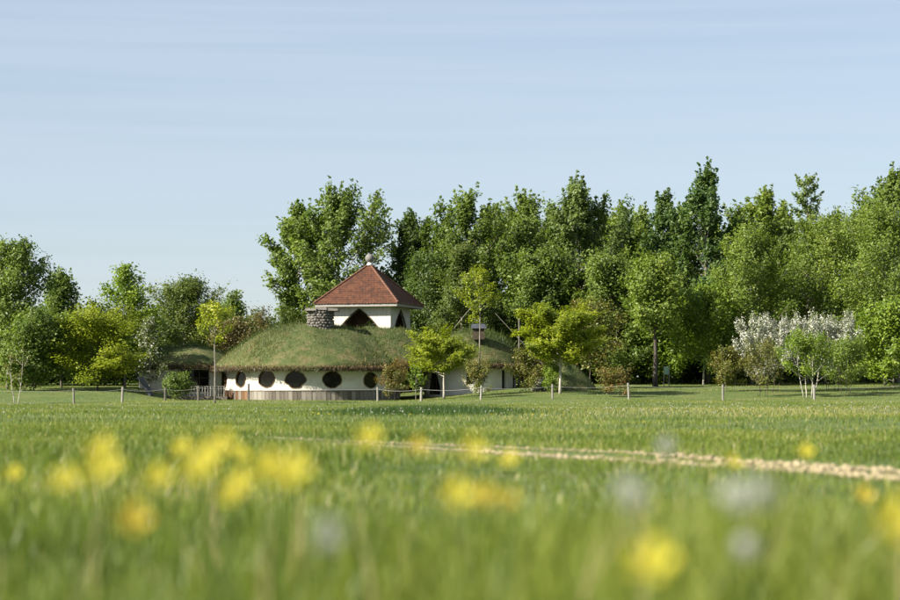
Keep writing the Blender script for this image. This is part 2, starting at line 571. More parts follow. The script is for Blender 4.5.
def grass_h(x, y):
    """how tall the meadow stands"""
    h = np.interp(y, [0, 1.2, 2.2, 3.5, 5.5, 8, 11, 14, 20, 40, 70, 100, 112, 140], [.42, .40, .37, .31, .23, .15, .09, .075, .075, .085, .085, .07, .07, .07])
    left = (1 - sst(-.10, .0, x / np.maximum(y, 1))) * sst(5, 9, y) * (1 - sst(24, 40, y))
    h = h + left * .09
    h = h * (1 + .32 * noise2(x, y, 1.3, 3)) * (1 + .22 * noise2(x, y, .35, 9)) * (1 + .28 * noise2(x, y, 5.5, 10))
    dpath = np.abs(y - np.interp(x, PX_S, PY_S))
    h = h * (1 - .55 * np.exp(-(dpath / 2.2) ** 2) * sst(9, 11, y) * (1 - sst(26, 32, y)))
    lush = np.exp(-(((x + .6) / 3.2) ** 2 + ((y - 56) / 4.5) ** 2))
    h = h + .20 * lush
    return h, lush


def meadow(name, n, y0, y1, w, seg, label, margin=1.2):
    x, y = scatter(n, y0, y1, margin)
    k = off_path(x, y)
    x, y = x[k], y[k]
    h, lush = grass_h(x, y)
    n = len(x)
    h = np.maximum(h * rng.uniform(.55, 1.15, n), .02)
    t = .46 + .18 * noise2(x, y, .5, 21) + .10 * noise2(x, y, 2.2, 22) + rng.normal(0, .15, n)
    strip = sst(42, 50, y) * (1 - sst(70, 82, y)) * sst(-.02, .06, x / y)
    dry = rng.uniform(0, 1, n) < (.008 + .02 * sst(6, 14, y) + .02 * noise2(x, y, .8, 23) + .32 * strip)
    t = np.where(dry, rng.uniform(.8, 1.0, n), t)
    h = np.where(dry, h * rng.uniform(1.1, 1.7, n), h)
    t = t - .45 * lush + .03 * (1 - sst(3, 7, y))
    t = t + .12 * sst(85, 105, y)
    t = np.where((y < 9) & ~dry, np.minimum(t, .66), t)
    h = np.minimum(h, np.minimum(.46, np.maximum(.57 - .022 * y, .1)))
    return tag(blades(name, x, y, gz(x, y) - .01, h, rng.uniform(.6, 1.2, n) * w, np.clip(t, 0, 1), L['grass'], seg=seg), label, 'grass', kind='stuff')


meadow('meadow_grass', 42000, .75, 8, .008, 2, 'tall blurred grass blades close to the camera')
meadow('meadow_grass', 90000, 8, 30, .008, 2, 'short meadow grass around the gravel track')
meadow('meadow_grass', 190000, 30, 112, .017, 1, 'fine far meadow grass stretching to the fence posts')
meadow('lawn_grass', 85000, 112, 150, .03, 1, 'mown grass behind the fence posts under the trees', margin=3)


# darker tuft of long grass half way to the fence
N = 9000
u, v_ = rng.normal(0, .5, N), rng.normal(0, .5, N)
x, y = -.6 + 2.9 * np.clip(u, -1.3, 1.3), 55 + 4.5 * v_
hh = (.10 + .16 * np.exp(-(u * u + v_ * v_) * 1.2)) * rng.uniform(.5, 1.15, N) * (1 + .4 * noise2(x, y, 1.4, 61))
tag(blades('long_grass', x, y, gz(x, y) - .01, np.maximum(hh, .03), rng.uniform(.010, .022, N), np.clip(rng.normal(.08, .12, N), 0, 1), L['stem_grass'], seg=1), 'darker patch of long grass in the middle of the meadow', 'grass', kind='stuff')


# ------------------------------------------------------------------ trees
def leaf_mesh(name, P, size, tint, mat, parent, flat=.35, axis=None):
    """many folded leaf faces"""
    n = len(P)
    nrm = rng.normal(0, 1, (n, 3))
    nrm[:, 2] = np.abs(nrm[:, 2]) + flat * 1.4
    if axis is not None:      # outer leaves turn towards the light, away from the stem
        out_ = P.copy()
        out_[:, 2] = 0
        out_ /= np.maximum(np.linalg.norm(out_, axis=1), .3)[:, None]
        nrm += out_ * .75
    nrm /= np.linalg.norm(nrm, axis=1)[:, None]
    a = rng.normal(0, 1, (n, 3))
    if axis is not None:
        a = a * .6 + axis * 1.6
    a -= (a * nrm).sum(1)[:, None] * nrm
    a /= np.maximum(np.linalg.norm(a, axis=1), 1e-6)[:, None]
    b = np.cross(nrm, a)
    s = (size * rng.uniform(.6, 1.3, n))[:, None]
    V = np.stack([P - a * s * .5, P + b * s * .33 + nrm * s * .10, P + a * s * .55 - nrm * s * .06, P - b * s * .33 + nrm * s * .10], 1).reshape(-1, 3)
    o = (np.arange(n) * 4)[:, None]
    T = np.concatenate([o + np.array([[0, 1, 2]]), o + np.array([[0, 2, 3]])], 0)
    return mesh_np(name, V, tris=T, mat=mat, parent=parent, tint=np.repeat(tint, 4))


def curve(p, az, el, length, r, n=5, up=.25, wob=.12):
    pts = [Vector(p)]
    for i in range(n):
        el += up / n + r.uniform(-wob, wob)
        az += r.uniform(-wob, wob) * 1.3
        el = min(el, 1.5)
        pts.append(pts[-1] + Vector((math.cos(az) * math.cos(el), math.sin(az) * math.cos(el), math.sin(el))) * length / n)
    return pts


def pick(pts, s):
    f = s * (len(pts) - 1)
    i = min(int(f), len(pts) - 2)
    return pts[i].lerp(pts[i + 1], f - i)


PROFILES = {
    'dome': lambda t: (0.55 + .45 * math.sin(min(1, t * 1.9) * math.pi / 2)) * (1 - max(0, t - .30) / .70) ** .62,
    'cone': lambda t: (.80 + .2 * min(1, t * 6)) * (1 - t) ** .85,
    'column': lambda t: (.75 + .25 * min(1, t * 4)) * (1 - max(0, t - .30) / .70) ** .85,
    'spire': lambda t: (.70 + .3 * min(1, t * 5)) * (1 - max(0, t - .10) / .90) ** .72,
    'umbrella': lambda t: .06 + .94 * (1 - t ** 2.4) ** .6,
    'round': lambda t: math.sqrt(max(0.03, 1 - (2 * t - .85) ** 2 / 1.35)),
    'flat': lambda t: (.80 + .2 * t) * (1 - max(0, t - .35) / .65) ** .55,
}


def make_tree(name, label, cat, px, d, top, hw, leaf, group=None, profile='dome', cb=.16, n1=34, n2=7, nl=80, size=.17,
              el=(.25, 1.05), up=.35, sig=.24, bark='bark_grey', trunk_r=None, stems=1, flat=.35, seed=1, leafflat=.35, lean=0.0,
              shoots=False, blossom=None, base=None, spread=0.0, shape=1.0, bare=0.0, widen=1.0, var=(.6, 1.25), crown_top=1.0):
    r = random.Random(seed)
    x = (px - 450.0) / FPX * d
    z0 = g0(x, d)
    ztop = at(px, top, d).z
    H = ztop - z0
    W = hw * widen / FPX * d
    root = empty(name, (x, d, z0), label, cat, group)
    prof = PROFILES[profile]
    tr = trunk_r or max(.02, .0105 * H)
    wood = MB()
    P, TN, AX = [], [], []

    def clump(c, k, s, dirv, ct):
        q = np.clip(np.array([[r.gauss(0, 1) for _ in range(3)] for _ in range(k)]), -1.6, 1.6) * s
        q[:, 2] *= (1 - flat * .6)
        along = np.array([[r.uniform(-1, 1)] for _ in range(k)]) * s * 1.5
        dv = np.array(dirv)
        P.append(q + along * dv + np.array(c))
        TN.append(np.clip(np.array([r.gauss(ct, .17) for _ in range(k)]), 0, 1))
        AX.append(np.tile(dv, (k, 1)))

    for st in range(stems):
        sa = 6.283 * st / stems + r.uniform(-.5, .5)
        off = Vector((math.cos(sa), math.sin(sa), 0)) * (spread * W * .25 if stems > 1 else 0)
        tilt = (.10 if stems == 1 else r.uniform(.15, .35))
        Hs = (H - .18 * W) * crown_top * (1 if st == 0 else r.uniform(.72, .97))
        nseg = 9
        tp = [off.copy() + Vector((0, 0, -.12))]
        ax, ay = (lean, 0) if stems == 1 else (math.cos(sa) * tilt, math.sin(sa) * tilt)
        for i in range(nseg):
            step = Hs / nseg
            wob = .05 * Hs / nseg
            tp.append(tp[-1] + Vector((ax * step + r.uniform(-wob, wob), ay * step + r.uniform(-wob, wob), step + (.12 if i == 0 else 0))))
            if stems > 1:
                ax *= .82
                ay *= .82
        wood.tube(tp, [tr / (stems ** .5) * (1.25 if i == 0 else (1 - .9 * i / nseg)) for i in range(nseg + 1)], 7)
        az = r.uniform(0, 6.28)
        m1 = max(3, n1 // stems)
        for i in range(m1):
            t = ((i + r.random()) / m1)
            t = t ** shape
            az += 2.4 + r.uniform(-.4, .4)
            if bare and r.random() < bare:
                continue
            hz = cb + (1 - cb) * t * .97
            p = pick(tp, hz)
            e = el[0] + (el[1] - el[0]) * t + r.uniform(-.12, .12)
            Lb = W * prof(t) * r.uniform(*var) / max(.6, math.cos(min(e + up * .4, 1.25)))
            Lb = min(Lb, W * 1.3)
            Lb = max(Lb, .22 * W)
            if stems > 1:
                Lb *= .8
            rise = Lb * math.sin(min(e + up * .5, 1.4))
            if p.z + rise > H:
                Lb *= max(.28, (H - p.z) / rise) * r.uniform(.85, 1.12)
            pts = curve(p, az, e, Lb, r, 5, up)
            br = tr * (1 - .8 * hz) * .42 / (stems ** .3)
            wood.tube(pts, [max(.008, br * (1 - .16 * k)) for k in range(6)], 5, cap=False)
            ct = .5 + r.uniform(-.2, .2)
            m2 = max(2, int(round(n2 * (.4 + .6 * Lb / W))))
            for j in range(m2):
                s = .28 + .72 * (j + r.random()) / m2
                q = pick(pts, s)
                dv = (pts[-1] - pts[0]).normalized()
                az2 = math.atan2(dv.y, dv.x) + r.choice((-1, 1)) * r.uniform(.4, 1.1)
                el2 = (math.asin(max(-1, min(1, dv.z))) * .7 + r.uniform(-.25, .45)) if not shoots else r.uniform(.7, 1.4)
                L2 = Lb * r.uniform(.22, .42) * (1.1 - .45 * s)
                tw = curve(q, az2, el2, L2, r, 3, .25, .2)
                wood.tube(tw, [max(.006, br * .45 * (1 - .25 * k)) for k in range(4)], 3, cap=False)
                c2 = ct + r.uniform(-.15, .15)
                td = (tw[-1] - tw[0]).normalized()
                for c, kf in ((tw[-1], .42), (tw[2], .34), (tw[1], .24)):
                    kk = int(nl * kf * r.uniform(.6, 1.4) * min(1, .35 + .65 * Lb / W))
                    if kk > 0:
                        clump(c, kk, sig * r.uniform(.7, 1.25), td, c2)
            tipd = (pts[-1] - pts[-2]).normalized()
            clump(pts[-1], int(nl * .3), sig * .8, tipd, ct)
            wood.tube([pts[-1], pts[-1] + (tipd + Vector((0, 0, .35))) * .16 * W], [max(.006, br * .18), .004], 3, cap=False)
            for q in range(1, 4):      # leafy shoot at the branch tip
                clump(pts[-1] + (tipd + Vector((0, 0, .35))) * (.055 * W * q), max(2, int(nl * .13)), sig * (.55 - .1 * q), tipd, ct + .08)
        # leading shoots at the top
        for kk in range(3):
            clump(tp[-1] + Vector((0, 0, (kk - 1) * .085 * W)), int(nl * .22), sig * (.62 - .12 * kk), Vector((0, 0, 1)), .55)
    wood.build('trunk', G[bark], root, smooth=True)
    P, TN, AX = np.concatenate(P), np.concatenate(TN), np.concatenate(AX)
    P[:, 2] = np.maximum(P[:, 2], .06)
    sz = np.full(len(P), size)
    if blossom:
        m = rng.uniform(0, 1, len(P)) < blossom
        leaf_mesh('blossom', P[m], sz[m] * .9, TN[m], L['blossom'], root, leafflat, AX[m])
        P, TN, AX, sz = P[~m], TN[~m], AX[~m], sz[~m]
    leaf_mesh('crown', P, sz, TN, L[leaf], root, leafflat, AX)
    return root


def copy_tree(src, px, d, scale, rz, label, group=None, sx=1.0):
    x = (px - 450.0) / FPX * d
    o = src.copy()
    COL.objects.link(o)
    o.location = (x, d, g0(x, d))
    o.rotation_euler = (0, 0, rz)
    o.scale = (scale * sx, scale * sx, scale)
    o['label'] = label
    if group:
        o['group'] = group
    for ch in src.children:
        c = ch.copy()
        COL.objects.link(c)
        c.parent = o
    return o


BACK = 'tall trees in the row behind the house'
big = dict(n1=56, n2=8, nl=54, size=.24, sig=.20, cb=.05, group=BACK, widen=1.5, var=(.5, 1.25))


BIGT = {}


def big_tree(label, px, d, top, hw, leaf, seed, **kw):
    a = dict(big)
    a.update(kw)
    BIGT[seed] = (make_tree('broadleaf_tree', label, 'tree', px, d, top, hw, leaf, seed=seed, **a), at(px, top, d).z - g0((px - 450.0) / FPX * d, d))
    return BIGT[seed][0]


big_tree('broad open-crowned tree rising directly behind the red pavilion roof', 338, 142, 197, 62, 'mid', 11, profile='dome', el=(.05, 1.15), n1=66, n2=9, sig=.22, nl=58, cb=.05, size=.25, up=.35, widen=1.1)
big_tree('rounded leafy crown left of the broad tree behind the pavilion roof', 300, 144, 204, 34, 'mid', 22, profile='dome', el=(.2, 1.1), n1=52, nl=54, widen=1.1)
big_tree('narrow dark tree whose top clears the pavilion roof on its right', 410, 145, 213, 30, 'dark', 12, profile='spire', el=(.45, 1.1), cb=.12, nl=62)
big_tree('pointed mid-green tree behind the small slender lime-leaved tree', 470, 140, 190, 40, 'mid', 13, profile='spire', el=(.35, 1.05))
big_tree('tree with loose twin tops between two pointed crowns right of the house', 522, 144, 193, 36, 'mid', 14, profile='spire', el=(.45, 1.1))
big_tree('silvery pale-green pyramidal tree behind the large yellow-green maple', 580, 138, 181, 44, 'silver', 15, profile='spire', el=(.35, 1.05), nl=85)
big_tree('shorter ragged tree filling the dip right of the silvery tree', 620, 145, 206, 28, 'hedge', 16, profile='spire', el=(.45, 1.1))
big_tree('slim dark tree with a thin ragged spire left of the tallest tree', 665, 142, 189, 28, 'blue', 17, profile='cone', el=(.3, .9), widen=1.35)
big_tree('tallest tree of the row, dark bluish-green with a bent spire', 707, 137, 166, 46, 'blue', 18, profile='cone', el=(.35, 1.0), nl=72, widen=1.4)
big_tree('bushy pointed tree between the tallest tree and the tiered spire', 768, 142, 188, 32, 'hedge', 19, profile='spire', el=(.4, 1.05))
big_tree('sparse tiered spire-topped tree with sky between its whorled branches', 806, 138.5, 172, 34, 'silver', 20, profile='cone', el=(.15, .4), up=.2, n1=46, n2=6, nl=52, sig=.17, cb=.2, widen=1.35)
big_tree('tall tree cut by the right edge above the hedge-like green mass', 897, 138, 168, 44, 'mid', 21, profile='spire', el=(.45, 1.05), nl=62)

# trees further back whose tops close the gaps in the row
for (src, px, d, top, rz, lab) in (
        (14, 446, 151, 222, 2.0, 'further tree top between the pavilion and the first pointed crown'),
        (15, 500, 152, 210, 1.0, 'further tree top just right of the first pointed crown'),
        (13, 551, 153, 206, 3.1, 'further tree top just left of the silvery pyramidal tree'),
        (16, 604, 151, 214, .7, 'further tree top just right of the silvery pyramidal tree'),
        (14, 643, 153, 209, 4.0, 'further tree top left of the slim dark spire'),
        (19, 686, 152, 204, 5.2, 'further tree top between the slim dark spire and the tallest tree'),
        (13, 741, 152, 204, .4, 'further tree top right of the tallest tree'),
        (16, 785, 153, 207, 2.7, 'further tree top just left of the tiered spire'),
        (14, 838, 152, 214, 1.7, 'further tree top right of the tiered spire'),
        (15, 868, 151, 204, 3.9, 'further tree top near the right edge above the hedge-like trees')):
    x_ = (px - 450.0) / FPX * d
    copy_tree(BIGT[src][0], px, d, (at(px, top, d).z - g0(x_, d)) / BIGT[src][1], rz, lab, 'further trees closing the row')

MIDG = 'mid-height trees in front of the tall row'
dense = dict(widen=1.08, n1=46, n2=8, nl=76, size=.16, sig=.30, cb=.06, profile='round', el=(.1, 1.1), group=MIDG)


def mid_tree(name, label, px, d, top, hw, leaf, seed, **kw):
    a = dict(dense)
    a.update(kw)
    return make_tree(name, label, 'tree', px, d, top, hw, leaf, seed=seed, **a)


mid_tree('bushy_tree', 'fine-leaved olive bushy tree behind the right end of the turf roof', 462, 134, 248, 30, 'olive', 31, profile='dome')
mid_tree('broadleaf_tree', 'deep green tree filling the gap right of the pavilion', 428, 138, 262, 30, 'dark', 32)
mid_tree('broadleaf_tree', 'mid-green tree directly behind the top of the large maple', 540, 135, 262, 40, 'mid', 33, size=.2)
mid_tree('broadleaf_tree', 'green tree with bare forked dark trunk standing on the lawn edge', 655, 127, 264, 29, 'hedge', 34, cb=.42, profile='dome', n1=30, nl=55, size=.18, bark='bark_dark', el=(.35, 1.1), trunk_r=.17)
mid_tree('broadleaf_tree', 'leafy green tree left of the forked dark trunk', 615, 134, 268, 38, 'mid', 35, size=.19)
mid_tree('broadleaf_tree', 'yellow-green tree with pale forked stem right of the forked dark trunk', 703, 130, 296, 36, 'bright', 36, cb=.2, n1=32, nl=65, size=.19, bark='bark_pale')
mid_tree('broadleaf_tree', 'light green rounded tree above the left blossoming shrub', 752, 132, 236, 46, 'hedge', 37, profile='dome')
mid_tree('hornbeam_tree', 'broad dense yellowish-green tree above the right blossoming shrub', 825, 135, 226, 56, 'hedge', 38, profile='dome', n1=56)
mid_tree('hornbeam_tree', 'dense green hedge-like tree at the right edge', 885, 131, 212, 50, 'hedge', 39, profile='dome', n1=56)
mid_tree('broadleaf_tree', 'bright low tree at the right edge behind the lawn', 893, 125, 308, 30, 'bright', 40, n1=28, nl=60, size=.19)
mid_tree('broadleaf_tree', 'thin brownish-stemmed small tree right of the large maple', 590, 123, 308, 26, 'rust', 41, cb=.25, n1=24, nl=42, bark='bark_dark', profile='dome')
mid_tree('broadleaf_tree', 'bright green tree low behind the notice board', 668, 134, 318, 36, 'bright', 42, n1=30, nl=60, size=.18)

# left of the house
LEFTG = 'trees left of the house'
mid_tree('broadleaf_tree', 'dark tree at the left edge with drooping outer sprays', 8, 124, 250, 36, 'mid', 51, group=LEFTG, profile='dome', size=.19, n1=36, nl=70, lean=.03, cb=.25, bark='bark_grey', trunk_r=.11)
mid_tree('broadleaf_tree', 'mid-green pointed tree between the left-edge tree and the airy-topped one', 62, 129, 274, 36, 'mid', 52, group=LEFTG, profile='cone', size=.2, n1=38, nl=72)
mid_tree('broadleaf_tree', 'airy tree with a sparse layered top above the yellow-green maple', 125, 128, 265, 28, 'bright', 53, group=LEFTG, profile='column', el=(.3, .8), size=.2, n1=26, n2=6, nl=60, cb=.2)
mid_tree('maple_tree', 'wide yellow-green maple behind the leftmost fence posts', 98, 121, 312, 45, 'yellow', 54, group=LEFTG, widen=1, profile='flat', cb=.12, n1=36, n2=8, nl=85, size=.15, flat=1.0, el=(.15, .75), up=.1, leafflat=.9, bark='bark_dark')
mid_tree('bushy_tree', 'rounded olive bushy tree behind the low left wing', 183, 140, 290, 36, 'olive', 55, group=LEFTG)
mid_tree('broadleaf_tree', 'deep shaded green tree beside the thin leaning sapling', 34, 121, 322, 34, 'mid', 56, group=LEFTG, size=.18, n1=36)
make_tree('whitebeam_shrub', 'thin shrub with creamy blossom left of the low left wing', 'shrub', 150, 126, 318, 18, 'olive', profile='column', cb=.12, n1=20, n2=5, nl=40, size=.14, sig=.2, seed=57, blossom=.22, bark='bark_grey')
mid_tree('broadleaf_tree', 'small distant tree whose top shows left of the pavilion above the hedge', 232, 172, 299, 24, 'mid', 58, group=LEFTG, size=.24, sig=.35, n1=28, nl=60, profile='dome')
make_tree('hedge_shrub', 'brownish twiggy hedge shrub behind the lime sapling', 'shrub', 238, 139, 318, 28, 'brown', profile='round', cb=.03, n1=30, n2=7, nl=70, size=.14, sig=.28, seed=59, stems=3, spread=1)
make_tree('hedge_shrub', 'green hedge shrub behind the left slope of the turf roof', 'shrub', 276, 141, 314, 30, 'olive', profile='round', cb=.03, n1=30, n2=7, nl=70, size=.15, sig=.28, seed=60, stems=3, spread=1)
make_tree('garden_shrub', 'low green shrub before the wall of the low left wing', 'shrub', 177, 119.5, 376, 15, 'mid', profile='round', cb=.05, n1=18, n2=5, nl=40, size=.12, sig=.16, seed=61, stems=3, spread=1)

# dark shrubs under the trees
und = make_tree('understorey_shrub', 'shaded understorey shrub beneath the tree row behind the lawn', 'shrub', 545, 144, 335, 44, 'olive', profile='round', cb=.02, n1=36, n2=7, nl=80, size=.21, sig=.33, seed=71, stems=3, spread=1, group='understorey shrubs beneath the tree row')
ur = random.Random(3)
for px in (398, 470, 508, 590, 628, 672, 712, 748, 790, 826, 862, 900, 935, 20, 55, 90, 128, -20, 160, 205):
    copy_tree(und, px, ur.uniform(138, 150), ur.uniform(.85, 1.25), ur.uniform(0, 6.28), und['label'], und['group'], sx=1.15)

# dense wood closing the view far behind
N = 75000
wx_ = rng.uniform(-62, 62, N)
wy_ = rng.uniform(158, 172, N)
wtop = 4.4 + 1.6 * noise2(wx_, wy_, .35, 91) + .8 * noise2(wx_, wy_, 1.2, 92)
wtop = np.where((wx_ > -22) & (wx_ < -8), wtop * .75, wtop)
wz_ = gz(wx_, wy_) + np.maximum(wtop, 1.2) * rng.uniform(0, 1, N) ** 1.5
fw = leaf_mesh('far_woodland', np.stack([wx_, wy_, wz_], 1), np.full(N, .42), np.clip(rng.normal(.4, .2, N) + .2 * noise2(wx_, wy_, .8, 93), 0, 1), L['mid'], None)
tag(fw, 'low far-off wood closing the view behind the trees', 'woodland', kind='stuff')

# lawn trees and shrubs around the house
make_tree('maple_tree', 'yellow-green layered maple with pale forked stem before the right wing', 'tree', 444, 114.5, 330, 34, 'yellow', profile='umbrella', cb=.42, n1=30, n2=8, nl=80, size=.12, sig=.15, flat=1.0, el=(.38, .75), up=.0, crown_top=.82, seed=81, leafflat=.9, bark='bark_pale', trunk_r=.075)
make_tree('maple_tree', 'large yellow-green maple with pale forked stem right of the house', 'tree', 560, 113, 303, 41, 'yellow', profile='umbrella', cb=.36, n1=40, n2=9, nl=100, size=.135, sig=.17, flat=1.0, el=(.35, .8), up=.0, crown_top=.84, seed=82, leafflat=.9, bark='bark_pale', trunk_r=.09)
make_tree('lime_sapling', 'young lime-leaved sapling with bare stem left of the white wall', 'sapling', 215, 101, 308, 21, 'lime', profile='round', cb=.66, n1=13, n2=4, nl=34, size=.13, sig=.13, seed=83, bark='bark_grey', trunk_r=.055, el=(.2, 1.0))
make_tree('lime_sapling', 'tall slender tree with sparse lime leaves rising above the right wing', 'tree', 480, 115, 268, 22, 'yellow', profile='column', cb=.60, n1=14, n2=4, nl=44, size=.13, sig=.16, seed=84, bark='bark_grey', trunk_r=.06, el=(.2, 1.0))
make_tree('shrub', 'rust-tinged shrub before the right end of the round-windowed wall', 'shrub', 393, 112.5, 363, 16, 'red', profile='round', cb=.12, n1=26, n2=5, nl=34, size=.08, sig=.11, seed=85, stems=4, spread=1, bark='bark_dark', el=(.4, 1.2))
make_tree('sapling', 'small thin green sapling beside the arched doorway', 'sapling', 416, 112, 368, 10, 'bright', profile='column', cb=.25, n1=9, n2=3, nl=20, size=.12, sig=.10, seed=86, bark='bark_grey', trunk_r=.025)
make_tree('shrub', 'olive and rust shrub behind the post at the foot of the tall slender tree', 'shrub', 477, 111, 364, 17, 'rust', profile='round', cb=.10, n1=26, n2=5, nl=34, size=.085, sig=.12, seed=87, stems=4, spread=1, bark='bark_dark', el=(.4, 1.2))
make_tree('shrub', 'olive shrub at the right end of the turf-roofed wing', 'shrub', 531, 116, 350, 20, 'rust', profile='round', cb=.06, n1=30, n2=6, nl=40, size=.10, sig=.15, seed=88, stems=4, spread=1, bark='bark_dark')
make_tree('shrub', 'reddish-brown low shrub beside the post right of the large maple', 'shrub', 614, 110.5, 371, 18, 'red', profile='round', cb=.06, n1=26, n2=5, nl=36, size=.08, sig=.12, seed=89, stems=4, spread=1, bark='bark_dark')
make_tree('shrub', 'bright green low shrub at the foot of the rocky mound', 'shrub', 553, 115, 368, 9, 'bright', profile='round', cb=.05, n1=20, n2=5, nl=40, size=.09, sig=.13, seed=90, stems=3, spread=1)
make_tree('sapling', 'thin pale-stemmed forked sapling at the left edge', 'sapling', 17, 108.5, 349, 13, 'rust', profile='column', cb=.2, n1=12, n2=3, nl=18, size=.09, sig=.12, seed=91, bark='bark_pale', trunk_r=.04, stems=2, spread=.5)
make_tree('multi_stem_tree', 'fresh green multi-stemmed small tree behind the rightmost post', 'tree', 808, 110.5, 338, 28, 'bright', profile='round', cb=.28, n1=30, n2=5, nl=44, size=.12, sig=.15, seed=92, stems=4, spread=.7, bark='bark_pale', el=(.4, 1.2), trunk_r=.075)
make_tree('multi_stem_tree', 'yellowish-green rounded small tree right of the multi-stemmed one', 'tree', 845, 114, 344, 27, 'hedge', profile='round', cb=.16, n1=32, n2=6, nl=52, size=.11, sig=.16, seed=93, stems=3, spread=.7, bark='bark_dark', el=(.3, 1.2))
make_tree('multi_stem_shrub', 'brownish open shrub in front of the left blossoming shrub', 'shrub', 762, 112, 345, 22, 'rust', profile='round', cb=.18, n1=28, n2=5, nl=34, size=.085, sig=.14, seed=94, stems=4, spread=.8, bark='bark_dark', el=(.5, 1.2))
make_tree('shrub', 'olive-brown shrub left of the left blossoming shrub', 'shrub', 729, 118, 350, 16, 'rust', profile='round', cb=.08, n1=26, n2=6, nl=40, size=.10, sig=.16, seed=95, stems=3, spread=1)
make_tree('blossom_shrub', 'left shrub covered in white blossom on upright shoots', 'shrub', 768, 117, 321, 32, 'olive', profile='round', cb=.16, n1=44, n2=7, nl=70, size=.10, sig=.10, seed=96, stems=5, spread=1, blossom=.72, shoots=True, bark='bark_dark', el=(.5, 1.2), group='white blossoming shrubs')
make_tree('blossom_shrub', 'wider right shrub covered in white blossom behind the green small trees', 'shrub', 826, 120, 323, 44, 'olive', profile='round', cb=.14, n1=54, n2=8, nl=66, size=.105, sig=.11, seed=97, stems=6, spread=1, blossom=.66, shoots=True, bark='bark_dark', el=(.4, 1.1), group='white blossoming shrubs')

# ------------------------------------------------------------------ the earth house
HD = 125.0
hc = at(312, 400, HD)
HX, HY = hc.x, HD
house = empty('earth_house', (HX, HY, 0), 'low round earth house with grass roof, cream walls and odd round windows', 'house')


def one_dome(x, y, i):
    cx, cy, ax, ay, ze, zt, p = ROOFS[i]
    s_ = np.sqrt(((x - cx) / ax) ** 2 + ((y - cy) / ay) ** 2)
    return ze + .28 + (zt - ze - .28) * (1 - s_ ** p)


def blend_z(x, y, i):
    """height of roof i, softened where it runs into its neighbours"""
    x, y = np.asarray(x, float), np.asarray(y, float)
    z = one_dome(x, y, i)
    k = .9
    for j in range(len(ROOFS)):
        if j != i:
            b = one_dome(x, y, j)
            h = np.maximum(k - np.abs(z - b), 0) / k
            z = np.maximum(z, np.minimum(z, b)) + h * h * k / 4
    return z + .06 * noise2(x, y, 1.6, 40) + .07 * noise2(x, y, .7, 41)


def turf_dome(cx, cy, ax, ay, ze, zt, power, seed, rim=.28, nring=26, nseg=96):
    """grass roof: local coordinates of the house; rim is the cut turf edge"""
    v = []
    rr = random.Random(seed)
    edge = [1 + .02 * math.sin(5 * k / nseg * 6.283 + seed) + rr.uniform(-.012, .012) for k in range(nseg)]
    for i in range(nring + 1):
        s = (i / nring)
        for k in range(nseg):
            a = 6.28318 * k / nseg
            f = s * edge[k]
            x, y = cx + ax * f * math.cos(a), cy + ay * f * math.sin(a)
            z = float(blend_z(x, y, seed - 3))
            v.append((x, y, z))
    for k in range(nseg):      # underside of the rim
        a = 6.28318 * k / nseg
        v.append((cx + ax * edge[k] * .985 * math.cos(a), cy + ay * edge[k] * .985 * math.sin(a), ze + rr.uniform(-.03, .03)))
    f = []
    for i in range(nring + 1):
        for k in range(nseg):
            f.append((i * nseg + k, i * nseg + (k + 1) % nseg, (i + 1) * nseg + (k + 1) % nseg, (i + 1) * nseg + k))
    f = [tuple(reversed(q)) for q in f]
    return v, f


ROOFS = [  # cx, cy, ax, ay, eave, top, power
    (0.0, 0.0, 6.12, 6.2, 1.80, 4.80, 2.2),
    (at(470, 400, 128.5).x - HX, 3.5, 3.75, 4.2, 2.0, 4.35, 2.9),
    (at(186, 400, 130.5).x - HX, 5.5, 3.5, 3.6, 1.98, 3.45, 3.0),
    (at(388, 400, 126.8).x - HX, 1.8, 3.7, 5.0, 2.0, 4.55, 2.6),
]


def roof_z(x, y, i):
    cx, cy, ax, ay, ze, zt, p = ROOFS[i]
    s = np.sqrt(((x - cx) / ax) ** 2 + ((y - cy) / ay) ** 2)
    return np.where(s < 1.03, blend_z(x, y, i), -9.0)


